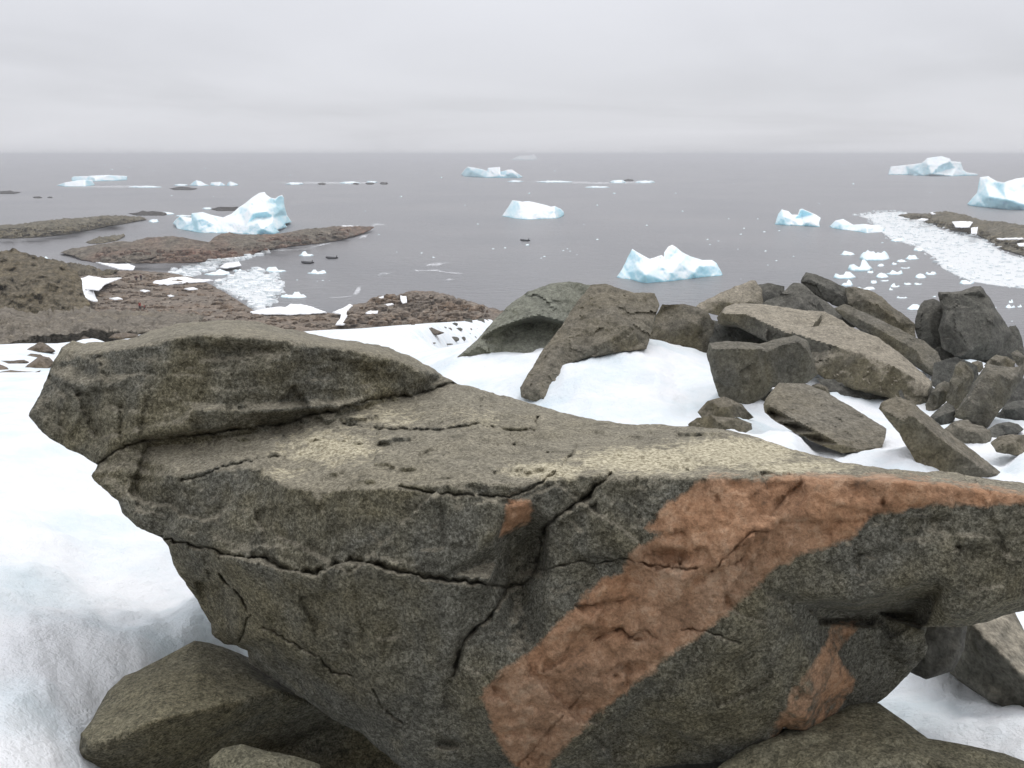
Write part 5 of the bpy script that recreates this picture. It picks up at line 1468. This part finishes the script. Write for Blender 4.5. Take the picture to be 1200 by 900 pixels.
def tube_mesh(path, radii, seg=10):
    path = [Vector(p) for p in path]
    V, Fc = [], []
    for i, p in enumerate(path):
        tdir = (path[min(i + 1, len(path) - 1)] - path[max(i - 1, 0)]).normalized()
        a = tdir.cross(Vector((0, 0, 1)))
        if a.length < 1e-3:
            a = Vector((1, 0, 0))
        a.normalize()
        b = tdir.cross(a)
        for k in range(seg):
            t = 2 * math.pi * k / seg
            V.append(tuple(p + (a * math.cos(t) + b * math.sin(t)) * radii[i]))
    for i in range(len(path) - 1):
        for k in range(seg):
            Fc.append((i * seg + k, i * seg + (k + 1) % seg, (i + 1) * seg + (k + 1) % seg, (i + 1) * seg + k))
    for i in (0, len(path) - 1):
        Fc.append(tuple(i * seg + k for k in range(seg)))
    return np.array(V), Fc


def child(name, V, Fc, mat, parent):
    me = bpy.data.meshes.new(name)
    me.from_pydata(np.asarray(V).tolist(), [], Fc)
    me.update()
    me.shade_smooth()
    me.set_sharp_from_angle(angle=R(45))
    me.materials.append(mat)
    o = bpy.data.objects.new(name, me)
    COL.objects.link(o)
    o.parent = parent
    return o


def boxm(x0, x1, y0, y1, z0, z1):
    V = np.array([(x, y, z) for x in (x0, x1) for y in (y0, y1) for z in (z0, z1)])
    return V, [(0, 1, 3, 2), (4, 6, 7, 5), (0, 4, 5, 1), (2, 3, 7, 6), (0, 2, 6, 4), (1, 5, 7, 3)]


def boat(px, py, rot, lab):
    z = float(alt(px, py, 0))
    p = pts(px, py, z)
    e = bpy.data.objects.new('inflatable_boat', None)
    COL.objects.link(e)
    e.location = (p[0], p[1], 0.0)
    e.rotation_euler = (0, 0, rot)
    tag(e, lab, 'boat', 'dark inflatable boats')
    path, rad = [], []
    for (a, b, c, r_) in [(-0.75, -1.75, .25, .14), (-0.75, -1.4, .26, .24), (-0.75, 0.4, .28, .25), (-0.68, 1.0, .34, .24), (-0.4, 1.5, .42, .22), (0, 1.7, .46, .21), (0.4, 1.5, .42, .22), (0.68, 1.0, .34, .24), (0.75, 0.4, .28, .25), (0.75, -1.4, .26, .24), (0.75, -1.75, .25, .14)]:
        path.append((a, b, c))
        rad.append(r_)
    child('tube', *tube_mesh(path, rad, 12), M_rubber, e)
    child('floor', *boxm(-.6, .6, -1.35, 1.2, .06, .14), M_deck, e)
    child('transom', *boxm(-.55, .55, -1.42, -1.34, .05, .55), M_deck, e)
    child('bench', *boxm(-.55, .55, -.3, 0.0, .36, .42), M_deck, e)
    V, Fc = tube_mesh([(0, -1.55, -.3), (0, -1.55, .45), (0, -1.6, .55), (0, -1.62, .85), (0, -1.6, .98)], [.07, .08, .2, .21, .10], 10)
    child('outboard_motor', V, Fc, M_motor, e)
    return e


boat(360, 308.8, R(74), 'small dark inflatable boat between two white floes in the left bay')
boat(388.7, 303.2, R(80), 'small dark inflatable boat nearest the headland\'s tip, right of the other one in the bay')
boat(615, 282.5, R(60), 'small black boat alone on the open water below the rounded central iceberg')

M_skin = plain('skin', (0.45, 0.28, 0.20), 0.6)
M_redc = plain('red_coat', (0.30, 0.045, 0.035), 0.8)
M_dkc = plain('dark_coat', (0.07, 0.035, 0.035), 0.8)
M_trou = plain('dark_trousers', (0.025, 0.025, 0.028), 0.85)


def skin_mesh(name, verts, edges, radii, parent, mat, sub=1):
    me = bpy.data.meshes.new(name)
    me.from_pydata(verts, edges, [])
    o = bpy.data.objects.new(name, me)
    COL.objects.link(o)
    sk = o.modifiers.new('skin', 'SKIN')
    for i, r_ in enumerate(radii):
        me.skin_vertices[0].data[i].radius = (r_, r_)
    me.skin_vertices[0].data[0].use_root = True
    sb = o.modifiers.new('sub', 'SUBSURF')
    sb.levels = sub
    sb.render_levels = sub
    dg = bpy.context.evaluated_depsgraph_get()
    m2 = bpy.data.meshes.new_from_object(o.evaluated_get(dg))
    o.modifiers.clear()
    o.data = m2
    m2.name = name
    bpy.data.meshes.remove(me)
    m2.shade_smooth()
    m2.materials.clear()
    m2.materials.append(mat)
    o.parent = parent
    return o


def person(px, py, rot, coat, lab, a=1.6, grp='people walking on the brown beach', walk=.16, hscale=1.0):
    z = float(alt(px, py, a))
    p = pts(px, py, z)
    e = bpy.data.objects.new('person', None)
    COL.objects.link(e)
    e.location = p
    e.rotation_euler = (0, 0, rot)
    e.scale = (hscale,) * 3
    tag(e, lab, 'person', grp)
    w = walk
    bv = [(0, 0, .95), (0, 0, 1.15), (0, 0, 1.38), (0, .0, 1.50), (0, .02, 1.60), (0, .02, 1.72),
          (.10, 0, .88), (.11, w * .6, .50), (.11, w * .5, .08), (.11, w * .5 + .14, .04),
          (-.10, 0, .88), (-.11, -w * .5, .50), (-.11, -w, .10), (-.11, -w + .14, .04),
          (.19, 0, 1.40), (.25, -.04, 1.12), (.26, .08, .88), (.26, .12, .80),
          (-.19, 0, 1.40), (-.25, .02, 1.12), (-.26, .14, .90), (-.26, .18, .82)]
    be = [(0, 1), (1, 2), (2, 3), (3, 4), (4, 5), (0, 6), (6, 7), (7, 8), (8, 9), (0, 10), (10, 11), (11, 12), (12, 13), (2, 14), (14, 15), (15, 16), (16, 17), (2, 18), (18, 19), (19, 20), (20, 21)]
    br = [.14, .13, .14, .055, .095, .075, .09, .065, .045, .04, .09, .065, .045, .04, .06, .045, .035, .03, .06, .045, .035, .03]
    skin_mesh('body', bv, be, br, e, M_skin)
    cv = [(0, 0, .86), (0, 0, 1.12), (0, 0, 1.40), (0, 0, 1.50), (.20, 0, 1.40), (.26, -.04, 1.12), (.27, .08, .92), (-.20, 0, 1.40), (-.26, .02, 1.12), (-.27, .14, .94)]
    skin_mesh('coat', cv, [(0, 1), (1, 2), (2, 3), (2, 4), (4, 5), (5, 6), (2, 7), (7, 8), (8, 9)], [.18, .17, .17, .09, .09, .075, .06, .09, .075, .06], e, coat)
    tv = [(0, 0, .92)] + bv[6:9] + bv[10:13]
    skin_mesh('trousers', tv, [(0, 1), (1, 2), (2, 3), (0, 4), (4, 5), (5, 6)], [.155, .105, .085, .07, .105, .085, .07], e, M_trou)
    skin_mesh('hat', [(0, .02, 1.68), (0, .015, 1.77), (0, .01, 1.82)], [(0, 1), (1, 2)], [.105, .10, .05], e, M_trou)
    return e


person(164.3, 364.4, R(150), M_redc, 'person in a dark red coat standing on the brown beach, taller of the near pair')
person(169.4, 364.4, R(-60), M_redc, 'person in a red coat on the brown beach, right and shorter of the near pair', walk=.3, hscale=.72)
person(160.0, 331.0, R(20), M_dkc, 'person in dark clothes on the far part of the beach, left of the far pair')
person(165.5, 329.6, R(-20), M_dkc, 'person in dark clothes on the far part of the beach, right of the far pair')

# ------------------------------------------------------------------ sea air
hm = bpy.data.materials.new('sea_haze')
hm.use_nodes = True
t = hm.node_tree
t.nodes.clear()
ho = nd(t, 'ShaderNodeOutputMaterial')
pv = nd(t, 'ShaderNodeVolumePrincipled')
pv.inputs['Color'].default_value = (0.90, 0.905, 0.93, 1)
pv.inputs['Density'].default_value = 0.00034
pv.inputs['Anisotropy'].default_value = 0.35
t.links.new(pv.outputs[0], ho.inputs['Volume'])
V, Fc = boxm(-70000, 70000, -60, 50000, -6.0, 36.0)
hz_ = make_obj('haze', V, Fc, hm, None, np.array([0, 0, 0.0]), False)
tag(hz_, kind='stuff')
